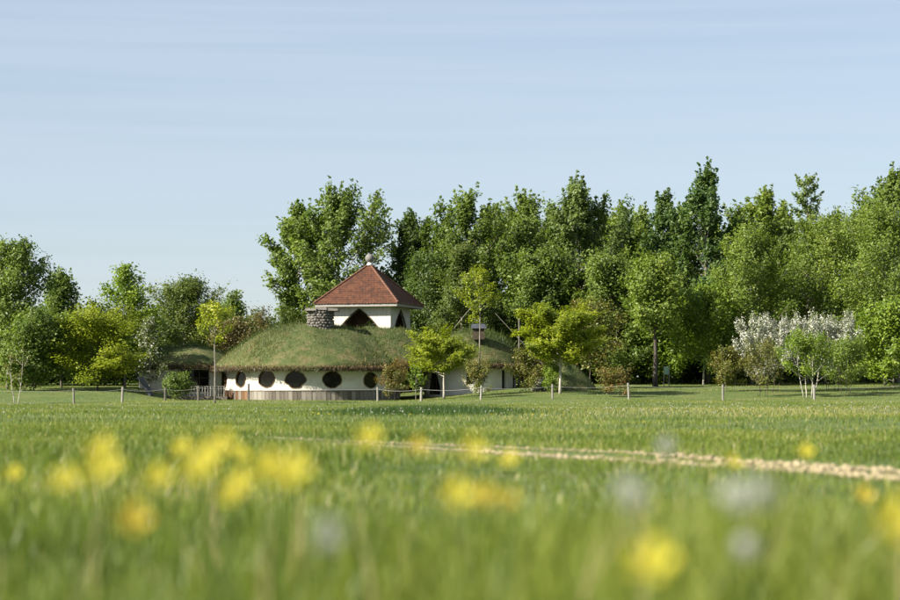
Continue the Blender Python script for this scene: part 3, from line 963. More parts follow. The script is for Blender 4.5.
for i, (cx, cy, ax, ay, ze, zt, p) in enumerate(ROOFS):
    mb = MB()
    mb.add(*turf_dome(cx, cy, ax, ay, ze, zt, p, i + 3))
    roof = mb.build('turf_roof', G['turf'], house, smooth=True)
    # soffit closing the underside
    mb = MB()
    n = 64
    ring = [(cx + ax * .97 * math.cos(6.28318 * k / n), cy + ay * .97 * math.sin(6.28318 * k / n), ze + .04) for k in range(n)]
    mb.add(ring, [tuple(range(n - 1, -1, -1))])
    mb.build('soffit', G['soffit'], roof)
    # grass growing on the roof
    N = (24000, 12000, 7000, 13000)[i]
    s = np.sqrt(rng.uniform(0, 1, N))
    a = rng.uniform(0, 2 * np.pi, N)
    x, y = cx + ax * s * np.cos(a), cy + ay * s * np.sin(a)
    zz = roof_z(x, y, i)
    keep = y < cy + 2.2
    for j in range(len(ROOFS)):
        if j != i:
            keep &= roof_z(x, y, j) < zz + .30
    x, y, zz, s = x[keep], y[keep], zz[keep], s[keep]
    n = len(x)
    t = .34 + .24 * noise2(x, y, .9, 77) + rng.normal(0, .16, n) + .35 * sst(.72, 1.0, s)
    h = rng.uniform(.05, .24, n) * (1 + .7 * noise2(x, y, 1.1, 5)) * (1 - .4 * sst(.8, 1, s))
    h = np.where(rng.uniform(0, 1, n) < .14, h * 1.9, h)
    g = blades('roof_grass', x, y, zz - .02, np.maximum(h, .03), rng.uniform(.014, .032, n), np.clip(t, 0, 1), L['turf'], roof, lean=.6, seg=1)
    g['kind'] = 'stuff'
    # ragged dry fringe along the cut edge
    N = (7000, 4200, 3600, 3500)[i]
    a = rng.uniform(np.pi * .92, np.pi * 2.08, N)
    zr = rng.uniform(0, 1, N)
    rr_ = 1 + .012 * rng.normal(0, 1, N) + .012
    x, y = cx + ax * rr_ * np.cos(a), cy + ay * rr_ * np.sin(a)
    z = ze + .30 * zr + .03
    hh = rng.uniform(.06, .20, N)
    fr = blades('eave_fringe', x, y, z, hh, rng.uniform(.015, .04, N), np.clip(zr * .65 + rng.normal(.1, .2, N), 0, 1), L['thatch'], roof, lean=.45, seg=1, droop=np.where(rng.uniform(0, 1, N) < .75, -1.0, .7))
    fr['kind'] = 'stuff'

# --- main curved wall with irregular window openings
WR, WZ0, WZ1 = 5.44, .55, 1.92
H0 = Vector((HX, HY, 0))


def wall_pt(a, z, r=WR):
    """a: angle from straight-to-camera, negative = left"""
    return (r * math.sin(a), -r * math.cos(a), z)


WINS = []   # angle, half width m, half height m, centre z, outline
for px, w, y0, y1, lob in ((228, .50, 373, 387.5, (1, 0, 0)), (246.5, .53, 371.5, 387.5, (1, .04, 0)), (273.5, .57, 370.6, 387.8, (.8, .03, .5)), (302, .61, 371, 388.3, (.7, .07, 1.3)), (337, .59, 371.2, 388, (.85, .03, 2.2)), (373, .56, 372.3, 388.3, (1, .02, .4)), (392, .52, 373, 388, (1, .03, 1))):
    s = max(-.992, min(.97, (px - 312) / 87.0))
    a = math.asin(s)
    d = HD - WR * math.cos(a)
    zc = (at(px, y0, d).z + at(px, y1, d).z) / 2
    hh = (at(px, y0, d).z - at(px, y1, d).z) / 2
    WINS.append((a, w, min(hh, .54), min(zc, WZ1 - .58), lob))

mb = MB()
spans = []
for (a, w, hh, zc, lob) in WINS:
    hw_ = (w + .16) / WR
    spans.append((a - hw_, a + hw_))


def quadstrip(a0, a1):
    n = max(1, int((a1 - a0) / .06))
    for k in range(n):
        b0, b1 = a0 + (a1 - a0) * k / n, a0 + (a1 - a0) * (k + 1) / n
        mb.add([wall_pt(b0, WZ0), wall_pt(b1, WZ0), wall_pt(b1, WZ1), wall_pt(b0, WZ1)], [(0, 1, 2, 3)])


def outline(w, hh, zc, a, lob, n=40, grow=1.0, seed=0):
    pts = []
    for k in range(n):
        t = 6.28318 * k / n
        sq, amp, ph = lob
        c, s = math.cos(t), math.sin(t)
        e = .5 + .5 * sq
        f = 1 + amp * math.sin(4 * t + ph) + amp * .6 * math.sin(7 * t + ph * 2) + .012 * math.sin(11 * t + ph)
        u = math.copysign(abs(c) ** (.75 + .25 * sq), c) * w * f * grow
        v = math.copysign(abs(s) ** (.75 + .25 * sq), s) * hh * min(f, 1.05) * grow
        pts.append((a + u / WR, zc + v))
    return pts


for sp in range(len(spans) - 1):
    if spans[sp][1] > spans[sp + 1][0]:
        m = (spans[sp][1] + spans[sp + 1][0]) / 2
        spans[sp] = (spans[sp][0], m)
        spans[sp + 1] = (m, spans[sp + 1][1])
cur = -1.75
for i, (a, w, hh, zc, lob) in enumerate(WINS):
    s0, s1 = spans[i]
    quadstrip(cur, s0)
    cur = s1
    ol = outline(w, hh, zc, a, lob)
    n = len(ol)
    outer = []
    for (u, v) in ol:       # push each outline point out to the panel border
        du, dv = (u - a), (v - zc)
        ku = ((s1 - a) if du > 0 else (s0 - a)) / du if abs(du) > 1e-6 else 1e9
        kv = ((WZ1 - zc) if dv > 0 else (WZ0 - zc)) / dv if abs(dv) > 1e-6 else 1e9
        k = min(ku, kv)
        outer.append((a + du * k, zc + dv * k))
    # snap the nearest outer points onto the corners
    for cu, cv in ((s0, WZ0), (s1, WZ0), (s1, WZ1), (s0, WZ1)):
        j = min(range(n), key=lambda q: ((outer[q][0] - cu) * WR) ** 2 + (outer[q][1] - cv) ** 2)
        outer[j] = (cu, cv)
    vs = [wall_pt(*p) for p in outer] + [wall_pt(*p) for p in ol] + [wall_pt(p[0], p[1], WR - .20) for p in ol]
    fs = []
    for k in range(n):
        k2 = (k + 1) % n
        fs.append((k, k2, n + k2, n + k))
        fs.append((n + k, n + k2, 2 * n + k2, 2 * n + k))
    mb.add(vs, fs)
quadstrip(cur, 1.75)
wall = mb.build('wall', G['plaster'], house)

for i, (a, w, hh, zc, lob) in enumerate(WINS):
    ol = outline(w, hh, zc, a, lob)
    n = len(ol)
    inn = outline(w, hh, zc, a, lob, grow=.93)
    vs = [wall_pt(p[0], p[1], WR + .025) for p in outline(w, hh, zc, a, lob, grow=1.025)] + [wall_pt(p[0], p[1], WR + .03) for p in inn] + [wall_pt(p[0], p[1], WR - .12) for p in inn] + [wall_pt(p[0], p[1], WR - .005) for p in outline(w, hh, zc, a, lob, grow=1.025)]
    fs = []
    for k in range(n):
        k2 = (k + 1) % n
        fs += [(k, k2, n + k2, n + k), (n + k, n + k2, 2 * n + k2, 2 * n + k), (3 * n + k, 3 * n + k2, k2, k)]
    fm = MB()
    fm.add(vs, fs)
    win = fm.build('window', G['frame'], house)
    pm = MB()
    pane = outline(w, hh, zc, a, lob, grow=.95)
    nrm_ = Vector((math.sin(a), -math.cos(a), 0))
    tan_ = Vector((math.cos(a), math.sin(a), 0))
    c0 = nrm_ * (WR - .09)
    pm.add([c0 + tan_ * ((p[0] - a) * WR) + Vector((0, 0, p[1])) for p in pane], [tuple(range(n))])
    pm.build('pane', G['glass'], win)

# --- plank skirting round the foot of the wall, each plank its own piece
plank_me = None
pa = -1.62
pk = 0
pr = random.Random(8)
planks = []
while pa < 1.45:
    wd = pr.uniform(.22, .34)
    da = wd / (WR + .08)
    if plank_me is None:
        m_ = MB()
        m_.box((0, 0, 0), (1, .06, 1))
        o = m_.build('plank', G['wood_grey'], house)
        plank_me = o.data
        warm_me = plank_me.copy()
        warm_me.materials.clear()
        warm_me.materials.append(G['wood_warm'])
    else:
        o = link('plank', plank_me, house)
    am = pa + da / 2
    if am < -1.08 or (am < -.7 and pr.random() < .45):
        o.data = warm_me
    ztop = .585 + pr.uniform(-.012, .012)
    zbot = -.25
    rr_ = WR + .07 + pr.uniform(-.012, .012)
    o.location = (rr_ * math.sin(am), -rr_ * math.cos(am), (ztop + zbot) / 2)
    o.rotation_euler = (0, 0, am)
    o.scale = (wd - .012, 1, ztop - zbot)
    planks.append(o)
    pa += da
mb = MB()      # rail on top of the planks
n = 60
for k in range(n):
    a0, a1 = -1.62 + 3.06 * k / n, -1.62 + 3.06 * (k + 1) / n
    vs = []
    for a in (a0, a1):
        vs += [wall_pt(a, .59, WR + .002), wall_pt(a, .59, WR + .125), wall_pt(a, .64, WR + .125), wall_pt(a, .64, WR + .002)]
    mb.add(vs, [(1, 5, 6, 2), (2, 6, 7, 3), (0, 4, 5, 1)])
mb.build('rail', G['wood_grey'], house)


# --- right and left wings: oval walls with openings set into them
def wing(idx, name_wall, inset, z0, openings, zt):
    cx, cy, ax, ay, ze, _, _ = ROOFS[idx]
    rx, ry = ax - inset, ay - inset
    m_ = MB()

    def wp(a, z, off=0.0):
        return (cx + (rx + off) * math.sin(a), cy - (ry + off) * math.cos(a), z)
    cuts = sorted(openings, key=lambda q: q[0])
    cur_ = -1.75

    def strip(a0, a1, zb, zt_):
        n_ = max(1, int((a1 - a0) / .08))
        for k in range(n_):
            b0, b1 = a0 + (a1 - a0) * k / n_, a0 + (a1 - a0) * (k + 1) / n_
            m_.add([wp(b0, zb), wp(b1, zb), wp(b1, zt_), wp(b0, zt_)], [(0, 1, 2, 3)])
    for (a, w, zb, ztop_, kind) in cuts:
        h_ = w / 2 / rx
        strip(cur_, a - h_, z0, zt)
        cur_ = a + h_
        if zb > z0:
            strip(a - h_, a + h_, z0, zb)
        n_ = 12 if kind == 'arch' else 2
        prev = None
        for k in range(n_ + 1):
            s = -1 + 2 * k / n_
            top = ztop_ if kind != 'arch' else zb + (ztop_ - zb) * (1 - abs(s) ** 2.2 * .75)
            p = (a + s * h_, top)
            if prev:
                m_.add([wp(prev[0], prev[1]), wp(p[0], p[1]), wp(p[0], zt), wp(prev[0], zt)], [(0, 1, 2, 3)])
                m_.add([wp(prev[0], prev[1]), wp(p[0], p[1]), wp(p[0], p[1], -.22), wp(prev[0], prev[1], -.22)], [(3, 2, 1, 0)])
            prev = p
        for s in (-1, 1):
            tside = ztop_ if kind != 'arch' else zb + (ztop_ - zb) * .25
            m_.add([wp(a + s * h_, zb), wp(a + s * h_, tside), wp(a + s * h_, tside, -.22), wp(a + s * h_, zb, -.22)], [(0, 1, 2, 3)])
        g_ = MB()
        g_.add([wp(a - h_ * 1.02, zb, -.14), wp(a, zb, -.14), wp(a + h_ * 1.02, zb, -.14), wp(a + h_ * 1.02, ztop_, -.14), wp(a, ztop_, -.14), wp(a - h_ * 1.02, ztop_, -.14)], [(0, 1, 4, 5), (1, 2, 3, 4)])
        pane_ = g_.build('door' if kind == 'arch' else 'window', G['glass'], house)
        b_ = MB()
        if w > .7:
            nb = 3 if kind == 'arch' else max(2, int(w / .55))
            for k in range(1, nb):
                aa = a - h_ + 2 * h_ * k / nb
                q = wp(aa, (zb + ztop_) / 2, -.10)
                b_.box(q, (.06, .05, ztop_ - zb), rz=aa)
            q = wp(a, zb + (ztop_ - zb) * .62, -.11)
            b_.box(q, (w, .04, .05), rz=a)
            b_.build('frame', G['soffit'], pane_)
    strip(cur_, 1.75, z0, zt)
    return m_.build(name_wall, G['plaster'], house)


wing(1, 'wall', .80, -.1, [(math.asin(-.80), 1.35, .38, 1.95, 'arch'), (-.02, .42, 1.02, 1.72, 'sq'), (.80, .36, .45, 1.92, 'sq'), (1.38, 1.3, .4, 1.95, 'sq')], 2.08)
wing(2, 'wall', .45, -.1, [(math.asin(.30), 2.1, .55, 1.95, 'sq'), (1.15, 1.1, .5, 1.95, 'sq')], 2.08)

# veranda railing before the left wing
mb = MB()
ra, rb = at(167, 396, 121.5), at(224, 396, 121.5)
rl = empty('veranda_railing', (0, 0, 0), 'low pale wooden railing before the dark glazing of the left wing', 'railing')
zb = .25
for k in range(22):
    p = ra.lerp(rb, k / 21)
    m_ = MB()
    m_.box((p.x, p.y, zb + .30), (.05, .04, .68))
    m_.build('baluster', G['post'], rl)
for zz in (zb + .10, zb + .62):
    m_ = MB()
    m_.box(((ra.x + rb.x) / 2, ra.y + (.045), zz), ((rb - ra).length + .1, .045, .07))
    m_.build('handrail', G['post'], rl)
mb = MB()
mb.box(((ra.x + rb.x) / 2, ra.y + 1.3, .12), ((rb - ra).length + .4, 2.9, .30))
mb.build('deck', G['wood_grey'], rl)

# leaning dark board and small orange lamp box at the far left end
bb = at(146, 392, 121)
mb = MB()
mb.box((0, 0, .62), (.12, 1.6, 1.35), M=Matrix.Rotation(R(-32), 4, 'Y'))
lb = mb.build('slate_lean_to', G['slate'])
lb.location = (bb.x, bb.y, g0(bb.x, bb.y) - .12)
tag(lb, 'dark slanting slate-grey panel at the left end of the low wing', 'panel')

# --- roof pavilion
PD = 129.0
pc = at(369.5, 330, PD)
PZ = 3.70
pav = empty('roof_pavilion', (pc.x, PD, PZ), 'white open-arched pavilion with pyramid roof of red tiles on the turf roof', 'pavilion', rz=R(-16.1))
eave_z = at(360, 303.2, 126.4).z - PZ
apex_z = at(369.5, 264.5, PD).z - PZ
S2 = 2.79           # half side at the eaves
WS2 = 2.10          # half side of the walls
zA = at(361, 309, 126.9).z - PZ
wt = eave_z - .06


def pav_wall(side):
    M = Matrix.Rotation(R(90 * side), 4, 'Z')
    m_ = MB()
    tm = MB()
    a_, n_ = 1.55, 16
    zb_ = .0
    front = -WS2

    def P_(x, z, off=0):
        return M @ Vector((x, front + off, z))
    prof = [(a_ * (1 - (k / n_) ** 1.9), zb_ + (zA - zb_) * (k / n_)) for k in range(n_ + 1)]
    for sgn in (-1, 1):
        vs, fs = [], []
        for off in (0, .14):
            for (x, z) in prof:
                vs += [P_(sgn * x, z, off), P_(sgn * WS2, z, off)]
        k_ = 2 * (n_ + 1)
        for k in range(n_):
            q = (2 * k, 2 * k + 1, 2 * k + 3, 2 * k + 2)
            q = q if sgn > 0 else q[::-1]
            fs.append(q)
            fs.append(tuple(k_ + i for i in q[::-1]))
            fs.append((2 * k, 2 * k + 2, k_ + 2 * k + 2, k_ + 2 * k))
        m_.add(vs, fs)
        for k in range(n_):
            (x0, z0), (x1, z1) = prof[k], prof[k + 1]
            tw = .055
            tm.add([P_(sgn * x0, z0, -.03), P_(sgn * (x0 + tw), z0 + tw * .6, -.03), P_(sgn * (x1 + tw), z1 + tw * .6, -.03), P_(sgn * x1, z1, -.03),
                    P_(sgn * x0, z0, .16), P_(sgn * x1, z1, .16)], [(0, 1, 2, 3), (0, 3, 5, 4)])
    vs = [P_(-WS2, zA), P_(WS2, zA), P_(WS2, wt), P_(-WS2, wt), P_(-WS2, zA, .14), P_(WS2, zA, .14), P_(WS2, wt, .14), P_(-WS2, wt, .14)]
    m_.add(vs, [(0, 1, 2, 3), (7, 6, 5, 4)])
    w_ = m_.build('wall', G['boards'], pav)
    ln = MB()  # added dark sheet on the inner faces, standing in for interior shade
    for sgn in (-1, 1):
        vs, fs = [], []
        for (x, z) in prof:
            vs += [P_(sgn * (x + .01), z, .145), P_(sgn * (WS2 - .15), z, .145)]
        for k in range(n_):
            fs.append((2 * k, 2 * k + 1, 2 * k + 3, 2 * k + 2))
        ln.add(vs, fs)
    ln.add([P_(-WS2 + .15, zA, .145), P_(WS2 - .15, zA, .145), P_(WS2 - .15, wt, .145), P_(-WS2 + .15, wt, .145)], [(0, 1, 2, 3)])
    ln.build('shade_lining', G['soffit'], w_)
    tm.build('arch_trim', G['soffit'], w_)


for k in range(4):
    pav_wall(k)
mb = MB()
mb.box((0, 0, -.15), (2 * WS2 - .35, 2 * WS2 - .35, .3))
mb.build('floor', G['wood_grey'], pav)
mb = MB()
mb.box((0, 0, wt + .02), (2 * WS2 + .6, 2 * WS2 + .6, .05))
mb.build('ceiling', G['soffit'], pav)
for k in range(4):
    M = Matrix.Rotation(R(90 * k), 4, 'Z')
    m_ = MB()
    m_.box(M @ Vector((0, -(S2 - .06), eave_z - .10)), (2 * S2 - .13, .05, .22), rz=R(90 * k))
    m_.build('fascia', G['fascia'], pav)
    m_ = MB()     # board slats along the eave
    for j in range(26):
        xx = -S2 + .2 + (2 * S2 - .4) * j / 25
        m_.box(M @ Vector((xx, -(S2 - .36), eave_z - .03)), (.05, .5, .06), rz=R(90 * k))
    m_.build('rafter_ends', G['fascia'], pav)['kind'] = 'stuff'
# roof boarding and tiles
roofp = MB()
roofp.add([(-S2, -S2, eave_z), (S2, -S2, eave_z), (S2, S2, eave_z), (-S2, S2, eave_z), (0, 0, apex_z)], [(0, 1, 4), (1, 2, 4), (2, 3, 4), (3, 0, 4), (3, 2, 1, 0)])
roofo = roofp.build('roof', G['tile'], pav)
tr_ = random.Random(12)
slope = math.hypot(S2, apex_z - eave_z)
ang = math.atan2(apex_z - eave_z, S2)
for k in range(4):
    m_ = MB()
    M = Matrix.Rotation(R(90 * k), 4, 'Z')
    nc = 19
    for c in range(nc):
        u0 = c / nc
        half = S2 * (1 - u0) + .02
        nt_ = max(1, int(2 * half / .19))
        for j in range(nt_):
            xa = -half + 2 * half * j / nt_ + (.09 if c % 2 else 0)
            xb = xa + 2 * half / nt_ - .008
            if xa < -half:
                continue
            xb = min(xb, half)
            lift = tr_.uniform(.010, .022)
            L0 = u0 * slope - .05 + tr_.uniform(-.008, .008)
            L1 = L0 + slope / nc * 1.12

            def sp_(x, l, h):
                xx = max(-S2 * (1 - l / slope) - .03, min(S2 * (1 - l / slope) + .03, x))
                y_ = -S2 + l * math.cos(ang) - h * math.sin(ang)
                z_ = eave_z + l * math.sin(ang) + h * math.cos(ang)
                return M @ Vector((xx, y_, z_))
            vs = [sp_(xa, L0, lift + .012), sp_(xb, L0, lift + .012), sp_(xb, L1, .012), sp_(xa, L1, .012), sp_(xa, L0, .004), sp_(xb, L0, .004)]
            m_.add(vs, [(0, 1, 2, 3), (4, 5, 1, 0)])
    m_.build('roof_tiles', G['tile'], roofo)['kind'] = 'stuff'
    # hip ridge
    h_ = MB()
    c0 = M @ Vector((S2 + .02, -S2 - .02, eave_z + .03))
    c1 = M @ Vector((.02, -.02, apex_z + .03))
    for j in range(16):
        p0, p1 = c0.lerp(c1, j / 16), c0.lerp(c1, (j + 1.12) / 16)
        h_.tube([p0, p1], [.075, .062], 6)
    h_.build('hip_tiles', G['hip'], roofo)['kind'] = 'stuff'
m_ = MB()
m_.tube([(0, 0, apex_z - .06), (0, 0, apex_z + .06), (0, 0, apex_z + .16)], [.24, .15, .10], 14)
m_.build('collar', G['white'], roofo, smooth=True)
m_ = MB()
rb_ = .29
m_.tube([(0, 0, apex_z + .40 + rb_ * math.sin(R(q))) for q in range(-90, 91, 15)], [max(.004, rb_ * math.cos(R(q))) for q in range(-90, 91, 15)], 20)
m_.build('finial_ball', G['ball'], roofo, smooth=True)

# --- stone chimney
CD = 123.4
ch_c = at(320.5, 326, CD)
ch_zt = at(320, 311.5, CD).z
ch = empty('stone_chimney', (ch_c.x, CD, 4.1), 'squat round field-stone chimney with slab cap beside the pavilion', 'chimney')
rad = 13.0 / FPX * CD
m_ = MB()
m_.tube([(0, 0, -.5), (0, 0, ch_zt - 4.1)], [rad * .93, rad * .9], 20)
m_.build('core', G['stone'], ch)
m_ = MB()
cr = random.Random(4)
zz, row = -.35, 0
while zz < ch_zt - 4.1 - .03:
    ns = 24
    for k in range(ns):
        a = 6.283 * (k + .5 * (row % 2)) / ns + cr.uniform(-.06, .06)
        rr_ = rad * .94
        m_.blob((rr_ * math.cos(a), rr_ * math.sin(a), zz + cr.uniform(-.03, .03)), (cr.uniform(.09, .14), cr.uniform(.09, .14), cr.uniform(.075, .11)), seed=row * 100 + k)
    zz += .17
    row += 1
m_.build('stonework', G['stone'], ch)['kind'] = 'stuff'
zc = ch_zt - 4.1
for (x0, x1, dz, th) in ((-.92, -.22, .02, .15), (-.30, .42, .06, .17), (.30, 1.12, .01, .16)):
    m_ = MB()
    vs = []
    for (x, y) in ((x0, -.8), (x1, -.86), (x1 + .03, .8), (x0 + .02, .84)):
        vs.append((x, y + cr.uniform(-.05, .05), zc + dz + .005))
    vs += [(v[0] * .98, v[1] * .97, v[2] + th + cr.uniform(-.02, .02)) for v in vs]
    m_.add(vs, [(3, 2, 1, 0), (4, 5, 6, 7), (0, 1, 5, 4), (1, 2, 6, 5), (2, 3, 7, 6), (3, 0, 4, 7)])
    m_.build('cap_slab', G['stone'], ch)

# small dark gabled vent on the right wing's roof
vp = at(478.5, 333.5, 125.5)
m_ = MB()
m_.box((0, 0, .0), (.72, .6, .7))
vent = empty('roof_vent', (vp.x, vp.y, vp.z - .02), 'small dark grey gabled vent on the turf roof behind the slender tree', 'vent')
m_.build('box', G['soffit'], vent)
m_ = MB()
m_.add([(-.5, -.45, .33), (.5, -.45, .33), (.42, 0, .62), (-.42, 0, .62), (-.5, .45, .33), (.5, .45, .33)], [(0, 1, 2, 3), (3, 2, 5, 4), (0, 3, 4), (1, 5, 2), (4, 5, 1, 0)])
m_.build('cover', G['slate'], vent)

# bare leaning poles and a post on the roof's far slope
for (a, b, dd, lab) in (((455, 327), (481, 295), 131.5, 'thin pale pole leaning right against the trees behind the roof vent'), ((521, 341), (495, 313), 131.5, 'thin pale pole leaning left behind the right end of the turf roof'), ((519, 340), (519, 318), 131.0, 'short upright pale post behind the right end of the turf roof')):
    p0, p1 = at(a[0], a[1], dd), at(b[0], b[1], dd)
    d0 = (p0 - p1).normalized()
    zg = g0(p0.x, p0.y)
    ext = p0 + d0 * ((p0.z - zg) / max(.2, -d0.z) + .1)
    m_ = MB()
    m_.tube([ext, p0, p1], [.02, .018, .014] if a[0] != b[0] else [.055, .055, .05], 7)
    tag(m_.build('pole', G['post']), lab, 'pole')

# ------------------------------------------------------------------ rocky mound right of the house
MX, MY = at(564, 385, 121).x, 121.0
v, f = [], []
NR, NS = 14, 40
for i in range(NR + 1):
    s = i / NR
    for k in range(NS):
        a = 6.28318 * k / NS
        x, y = MX + (2.3 if math.cos(a) > 0 else 1.15) * s * math.cos(a), MY + 3.4 * s * math.sin(a)
        z = .25 + 2.45 * (1 - s ** 1.12) * (1 + .1 * math.sin(3 * a + 1)) + .06 * float(noise2(np.array(x), np.array(y), 3, 8))
        v.append((x, y, z if i < NR else .2))
for i in range(NR):
    for k in range(NS):
        f.append((i * NS + k, (i + 1) * NS + k, (i + 1) * NS + (k + 1) % NS, i * NS + (k + 1) % NS))
mb = MB()
mb.add(v, f)
mound = mb.build('grass_mound', G['turf'], smooth=True)
tag(mound, 'steep grassy earth mound behind the large maple', None, kind='structure')
N = 5500
s, a = np.sqrt(rng.uniform(0, 1, N)), rng.uniform(0, 2 * np.pi, N)
x, y = MX + np.where(np.cos(a) > 0, 2.3, 1.15) * s * np.cos(a), MY + 3.4 * s * np.sin(a)
z = .23 + 2.45 * (1 - s ** 1.12) * (1 + .1 * np.sin(3 * a + 1)) + .06 * noise2(x, y, 3, 8)
mg = blades('mound_grass', x, y, z, rng.uniform(.08, .22, N), rng.uniform(.015, .03, N), np.clip(rng.normal(.12, .12, N), 0, 1), L['turf'], mound, lean=.6, seg=1)  # low tint puts the mound's shade into the blade colour
mg['kind'] = 'stuff'
rr_ = random.Random(6)
for k, (px, py, s) in enumerate(((546, 373, .34), (541, 383, .45), (551, 386, .30), (536, 388, .36), (544, 389, .28), (548, 379, .30))):
    p = at(px, py, 117.4)
    m_ = MB()
    m_.blob((0, 0, 0), (s, s * .8, s * .75), seed=300 + k)
    o = m_.build('rock', G['stone'])
    o.location = (p.x, 117.4 + .15 * (k % 3), max(p.z, g0(p.x, p.y) + .1))
    tag(o, ['topmost grey rock at the left side of the grass mound', 'largest grey rock at the left foot of the grass mound', 'rightmost low grey rock at the foot of the grass mound', 'leftmost grey rock before the olive shrub by the grass mound', 'smallest low grey rock at the foot of the grass mound', 'middle grey rock on the left side of the grass mound'][k], 'rock', 'rocks at the foot of the mound')

# ------------------------------------------------------------------ fence of posts and wire
fence = empty('fence', (0, 108, 0), 'row of short weathered grey posts with thin wire across the lawn', 'fence')
POSTS = [(-28, 388, 405), (28, 388.5, 404.5), (74, 388, 404), (122, 389, 404), (165, 389, 402.2), (198.3, 388, 402.4), (248.4, 385.3, 401.5), (300, 387, 401.5), (338, 387, 401.5), (377.7, 387.6, 401.2), (421, 387, 400.2), (480.7, 385, 398.8), (552.6, 385, 399), (629, 384, 399.8), (723, 385, 400.2), (814.4, 385, 399.5), (905, 385, 399.5)]
POSTS = [p for p in POSTS if p[0] not in (28, 300, 338)]
tops = []
fr_ = random.Random(2)
for (px, y0, y1) in POSTS:
    p = at(px, y1, 108)
    zg = g0(p.x, 108)
    h = (y1 - y0) / FPX * 108 + .03
    lean = Vector((fr_.uniform(-.05, .05), 0, 0))
    m_ = MB()
    r0 = fr_.uniform(.058, .072)
    m_.tube([(0, 0, -.3), (lean.x * .5, 0, h * .5), (lean.x, 0, h - .015), (lean.x, 0, h)], [r0, r0 * .97, r0 * .93, r0 * .80], 9)
    o = m_.build('post', G['post'], fence, smooth=False)
    o.location = (p.x, 0, zg)
    tops.append(Vector((p.x + lean.x * .8, 0, zg + h * .86)))
m_ = MB()
for i in range(len(tops) - 1):
    a, b = tops[i], tops[i + 1]
    rad_ = .011 if 377 < (POSTS[i][0]) < 470 else .006
    pts = [a.lerp(b, k / 6) - Vector((0, .075, .10 * 4 * (k / 6) * (1 - k / 6))) for k in range(7)]
    m_.tube(pts, [rad_] * 7, 4)
m_.build('wire', G['rope'], fence)

# notice board
sb = at(666.5, 381, 126)
nb = empty('notice_board', (sb.x, sb.y, g0(sb.x, sb.y)), 'small pale green notice board on two legs at the lawn edge', 'notice board')
bt, bb_ = at(666, 366.5, 126).z - g0(sb.x, sb.y), at(666, 374.5, 126).z - g0(sb.x, sb.y)
m_ = MB()
m_.box((0, 0, (bt + bb_) / 2), (.27, .04, bt - bb_))
m_.build('board', G['sign'], nb)
for s in (-1, 1):
    m_ = MB()
    m_.box((s * .165, .0, bt / 2 - .05), (.05, .05, bt + .15))
    m_.build('leg', G['post'], nb)

# ------------------------------------------------------------------ small meadow flowers far off
def ball_leafs(c, rad, n, seed):
    q = np.random.default_rng(seed).normal(0, 1, (n, 3))
    q /= np.linalg.norm(q, axis=1)[:, None]
    return q * rad + np.array(c)


N = 540
mb = MB()
dr = random.Random(33)
for k in range(N):
    if dr.random() < .55:
        px, py = dr.uniform(560, 900), dr.uniform(405, 420)
    else:
        px, py = dr.uniform(0, 560), dr.uniform(404, 423)
    p = gpix(px, py)
    h = dr.uniform(.12, .26)
    mb.blob((p.x, p.y, g0(p.x, p.y) + h), (lambda q: (q, q, q))(dr.uniform(.007, .018)), seed=k)
dc = mb.build('dandelion_clocks', L['clock'])
tag(dc, 'countless tiny white dandelion seed heads scattered over the far meadow', 'dandelions', kind='stuff')
stx, sty, stz = np.array([v[0] for v in mb.v[::12]]), np.array([v[1] for v in mb.v[::12]]), np.array([v[2] for v in mb.v[::12]])
st_ = blades('stems', stx, sty, gz(stx, sty) - .01, np.maximum(stz - gz(stx, sty), .05), np.full(N, .006), np.full(N, .6), L['stem'], dc, lean=0.02, seg=1)
st_['kind'] = 'stuff'

DY = [(312, 422), (318, 423), (327, 424), (334, 422), (408, 424), (382, 415), (492, 423), (527, 425), (536, 424), (541, 425), (563, 426), (565, 421), (640, 411), (706, 417), (745, 416), (760, 413), (788, 414), (640, 436), (292, 433), (440, 412), (10, 431), (830, 413)]
first = None
for k, (px, py) in enumerate(DY):
    p = gpix(px, py)
    if first is None:
        m_ = MB()
        for q in range(9):
            a = 6.283 * q / 9
            m_.add([(0, 0, .003), (.017 * math.cos(a - .3), .017 * math.sin(a - .3), .008), (.026 * math.cos(a), .026 * math.sin(a), .006), (.017 * math.cos(a + .3), .017 * math.sin(a + .3), .008)], [(0, 1, 2, 3)])
        m_.add([(0.01 * math.cos(6.283 * q / 6), .01 * math.sin(6.283 * q / 6), .012) for q in range(6)] + [(0, 0, .022)], [(q, (q + 1) % 6, 6) for q in range(6)])
        head = m_.v, m_.f
        m_ = MB()
        m_.tube([(0, 0, -1), (0, 0, 0)], [.003, .0025], 5)
        stem = m_.v, m_.f
        root = empty('dandelion', (0, 0, 0), 'tiny yellow dandelion in bloom in the far meadow grass', 'dandelion', 'tiny dandelions in the meadow')
        m1 = MB(); m1.add(*head); fh = m1.build('flower_head', L['petal'], root)
        m2 = MB(); m2.add(*stem); fs_ = m2.build('stem', L['stem'], root)
        fh.location.z = .17
        fs_.location.z = .17
        fs_.scale.z = .19
        first = root
    else:
        root = first.copy()
        COL.objects.link(root)
        for ch_ in first.children:
            c = ch_.copy()
            COL.objects.link(c)
            c.parent = root
    root.location = (p.x, p.y, g0(p.x, p.y))
    root.rotation_euler = (dr.uniform(-.3, .3) + .25, dr.uniform(-.3, .3), dr.uniform(0, 6))
    root.scale = (1.35, 1.35, 1.1)

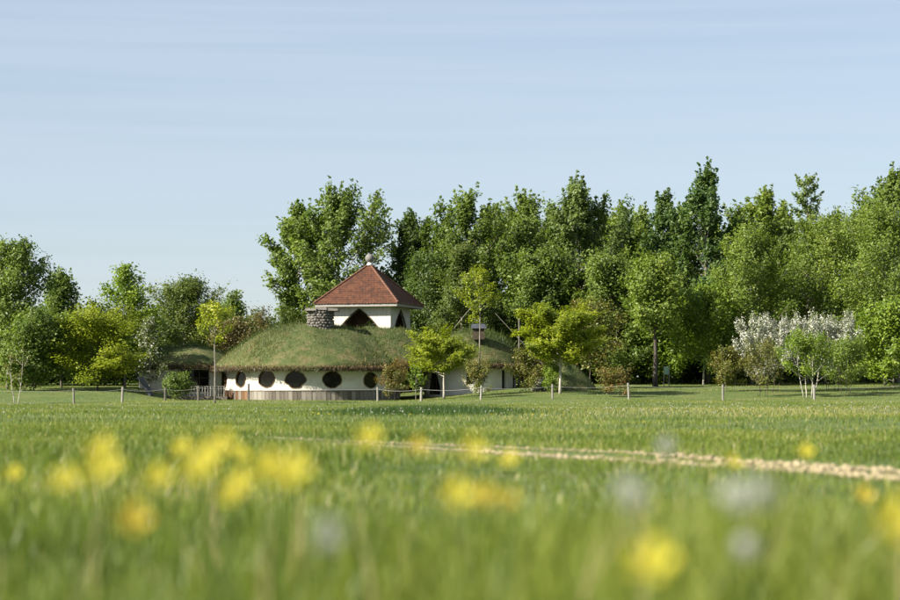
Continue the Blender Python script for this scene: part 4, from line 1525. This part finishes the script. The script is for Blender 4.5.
# ------------------------------------------------------------------ blurred flowers close to the camera
def near_flower(px, py, size, label, kind='yellow', seed=0, scale=1.0):
    r = random.Random(seed)
    d = 92.0 / size
    p = at(px, py, d)
    zg = g0(p.x, p.y)
    h = p.z - zg
    nm, cat, grp = (('seed_head', 'dandelion clock', 'pale seed heads close to the camera') if kind == 'clock' else ('meadow_flower', 'flower', 'blurred yellow flowers close to the camera'))
    root = empty(nm, (p.x, p.y, zg), label, cat, grp)
    bend = Vector((r.uniform(-.05, .05), r.uniform(-.03, .03), 0))
    m_ = MB()
    m_.tube([(bend.x, bend.y, -.03), (bend.x * .5, bend.y * .5, h * .5), (0, 0, h - .004)], [.0028, .0024, .002], 6)
    m_.build('stem', L['stem'], root)
    for j in range(3):       # leaves up the stem
        m_ = MB()
        a, zz = r.uniform(0, 6.28), h * (.15 + .2 * j)
        b = Vector((bend.x * (1 - zz / h), bend.y * (1 - zz / h), zz))
        o_, s_ = Vector((math.cos(a), math.sin(a), .5)), Vector((-math.sin(a), math.cos(a), 0))
        m_.add([b, b + o_ * .03 + s_ * .007, b + o_ * .065, b + o_ * .03 - s_ * .007], [(0, 1, 2, 3)])
        m_.build('leaf', L['grass'], root)
    rad_ = .026 * scale
    tilt = Matrix.Rotation(R(48), 4, 'X') @ Matrix.Rotation(r.uniform(-.4, .4), 4, 'Y')
    if kind == 'clock':
        Q = ball_leafs((0, 0, 0), rad_ * .85, 80, seed)
        V, F = [], []
        for q in Q:
            qv = Vector(q)
            u = qv.orthogonal().normalized() * .004
            w = qv.normalized().cross(u)
            n_ = len(V)
            V += [qv + u, qv + w, qv - u, qv - w]
            F.append((n_, n_ + 1, n_ + 2, n_ + 3))
        m_ = MB(); m_.add(V, F)
        m_.blob((0, 0, 0), (.005, .005, .005), seed)
        o = m_.build('seed_ball', L['clock'], root)
        o.location = (0, 0, h + .012)
    else:
        mat = L['petal_orange'] if kind == 'orange' else L['petal']
        hd = MB()
        for q in range(5):
            m_ = MB()
            a0 = 6.283 * q / 5
            vs = []
            for (rr_, w_, zz) in ((.10, .12, 0), (.45, .36, .10), (.8, .42, .34), (1.0, .22, .50)):
                for s in (-1, 1):
                    t = a0 + s * w_
                    vs.append(tilt @ Vector((rr_ * rad_ * math.cos(t), rr_ * rad_ * math.sin(t), zz * rad_)))
            m_.add(vs, [(0, 1, 3, 2), (2, 3, 5, 4), (4, 5, 7, 6)])
            o = m_.build('petal', mat, root)
            o.location = (0, 0, h)
        m_ = MB()
        m_.blob(tilt @ Vector((0, 0, rad_ * .18)), (rad_ * .28, rad_ * .28, rad_ * .22), seed)
        o = m_.build('flower_centre', mat, root)
        o.location = (0, 0, h)


FLOWERS = [
    (13, 475, 17, 'small blurred yellow flower at the far left edge', 'yellow', 1),
    (64, 482, 27, 'blurred yellow flower just left of the left double cluster', 'yellow', 1),
    (101, 452, 28, 'upper blurred yellow flower of the left double cluster', 'yellow', 1),
    (94, 474, 30, 'lower blurred yellow flower of the left double cluster', 'yellow', 1),
    (115, 468, 22, 'small blurred yellow flower on the right flank of the left double cluster', 'yellow', .9),
    (155, 479, 27, 'lone blurred yellow flower between the two big clusters at left', 'yellow', 1),
    (183, 449, 21, 'small bright yellow flower at the upper left of the largest cluster', 'yellow', .9),
    (220, 446, 27, 'topmost blurred yellow flower of the largest cluster', 'yellow', 1),
    (207, 457, 28, 'central blurred yellow flower of the largest cluster', 'yellow', 1),
    (196, 471, 31, 'lower left blurred yellow flower of the largest cluster', 'yellow', 1.1),
    (239, 456, 20, 'small blurred yellow flower at the right of the largest cluster', 'yellow', .9),
    (239, 484, 27, 'blurred yellow flower hanging just below the largest cluster', 'yellow', 1),
    (232, 497, 27, 'lowest blurred yellow flower under the largest cluster', 'yellow', .9),
    (268, 467, 28, 'left blurred yellow flower of the pair before the gravel track', 'yellow', 1),
    (291, 475, 33, 'right and larger blurred yellow flower of the pair before the gravel track', 'yellow', 1.2),
    (131, 522, 33, 'low golden blurred flower below the lone yellow one at left', 'orange', 1.05),
    (369, 440, 25, 'blurred yellow flower overlapping the left end of the gravel track', 'yellow', 1),
    (416, 447, 22, 'dull golden blurred flower on the left part of the gravel track', 'orange', .85),
    (469, 452, 28, 'blurred yellow flower on the gravel track left of centre', 'yellow', 1),
    (510, 461, 20, 'small blurred yellow flower on the lower rut near centre', 'yellow', .9),
    (453, 497, 32, 'bright blurred yellow flower below the gravel track at centre', 'yellow', 1.1),
    (484, 498, 31, 'faint golden blurred flower right of the bright central one', 'orange', .75),
    (508, 502, 31, 'pale tan blurred flower right of the faint golden one', 'orange', .6),
    (730, 463, 17, 'small yellow flower before the stony part of the gravel track', 'yellow', 1),
    (805, 453, 16, 'small yellow flower just above the gravel track at right', 'yellow', 1),
    (863, 497, 19, 'small orange-yellow flower below the gravel track at right', 'orange', 1),
    (651, 566, 40, 'large blurred yellow flower low in the right foreground', 'yellow', 1.15),
    (894, 527, 40, 'large blurred yellow flower cut by the right edge', 'yellow', 1.35),
]
for k, (px, py, s, lab, kd, sc) in enumerate(FLOWERS):
    near_flower(px, py, s, lab, kd, seed=k + 400, scale=sc)
CLOCKS = [
    (631, 502, 36, 'blurred white seed head left of the double white one', 1.0),
    (735, 504, 36, 'left blurred white seed head of the touching pair at right', 1.0),
    (760, 501, 36, 'right blurred white seed head of the touching pair at right', 1.0),
    (327, 543, 38, 'blurred whitish seed head low at centre left', .9),
    (667, 452, 24, 'faint pale seed head over the gravel track', .8),
    (747, 556, 36, 'faint small seed head low under the white pair', .7),
]
for k, (px, py, s, lab, sc) in enumerate(CLOCKS):
    near_flower(px, py, s, lab, 'clock', seed=k + 500, scale=sc)
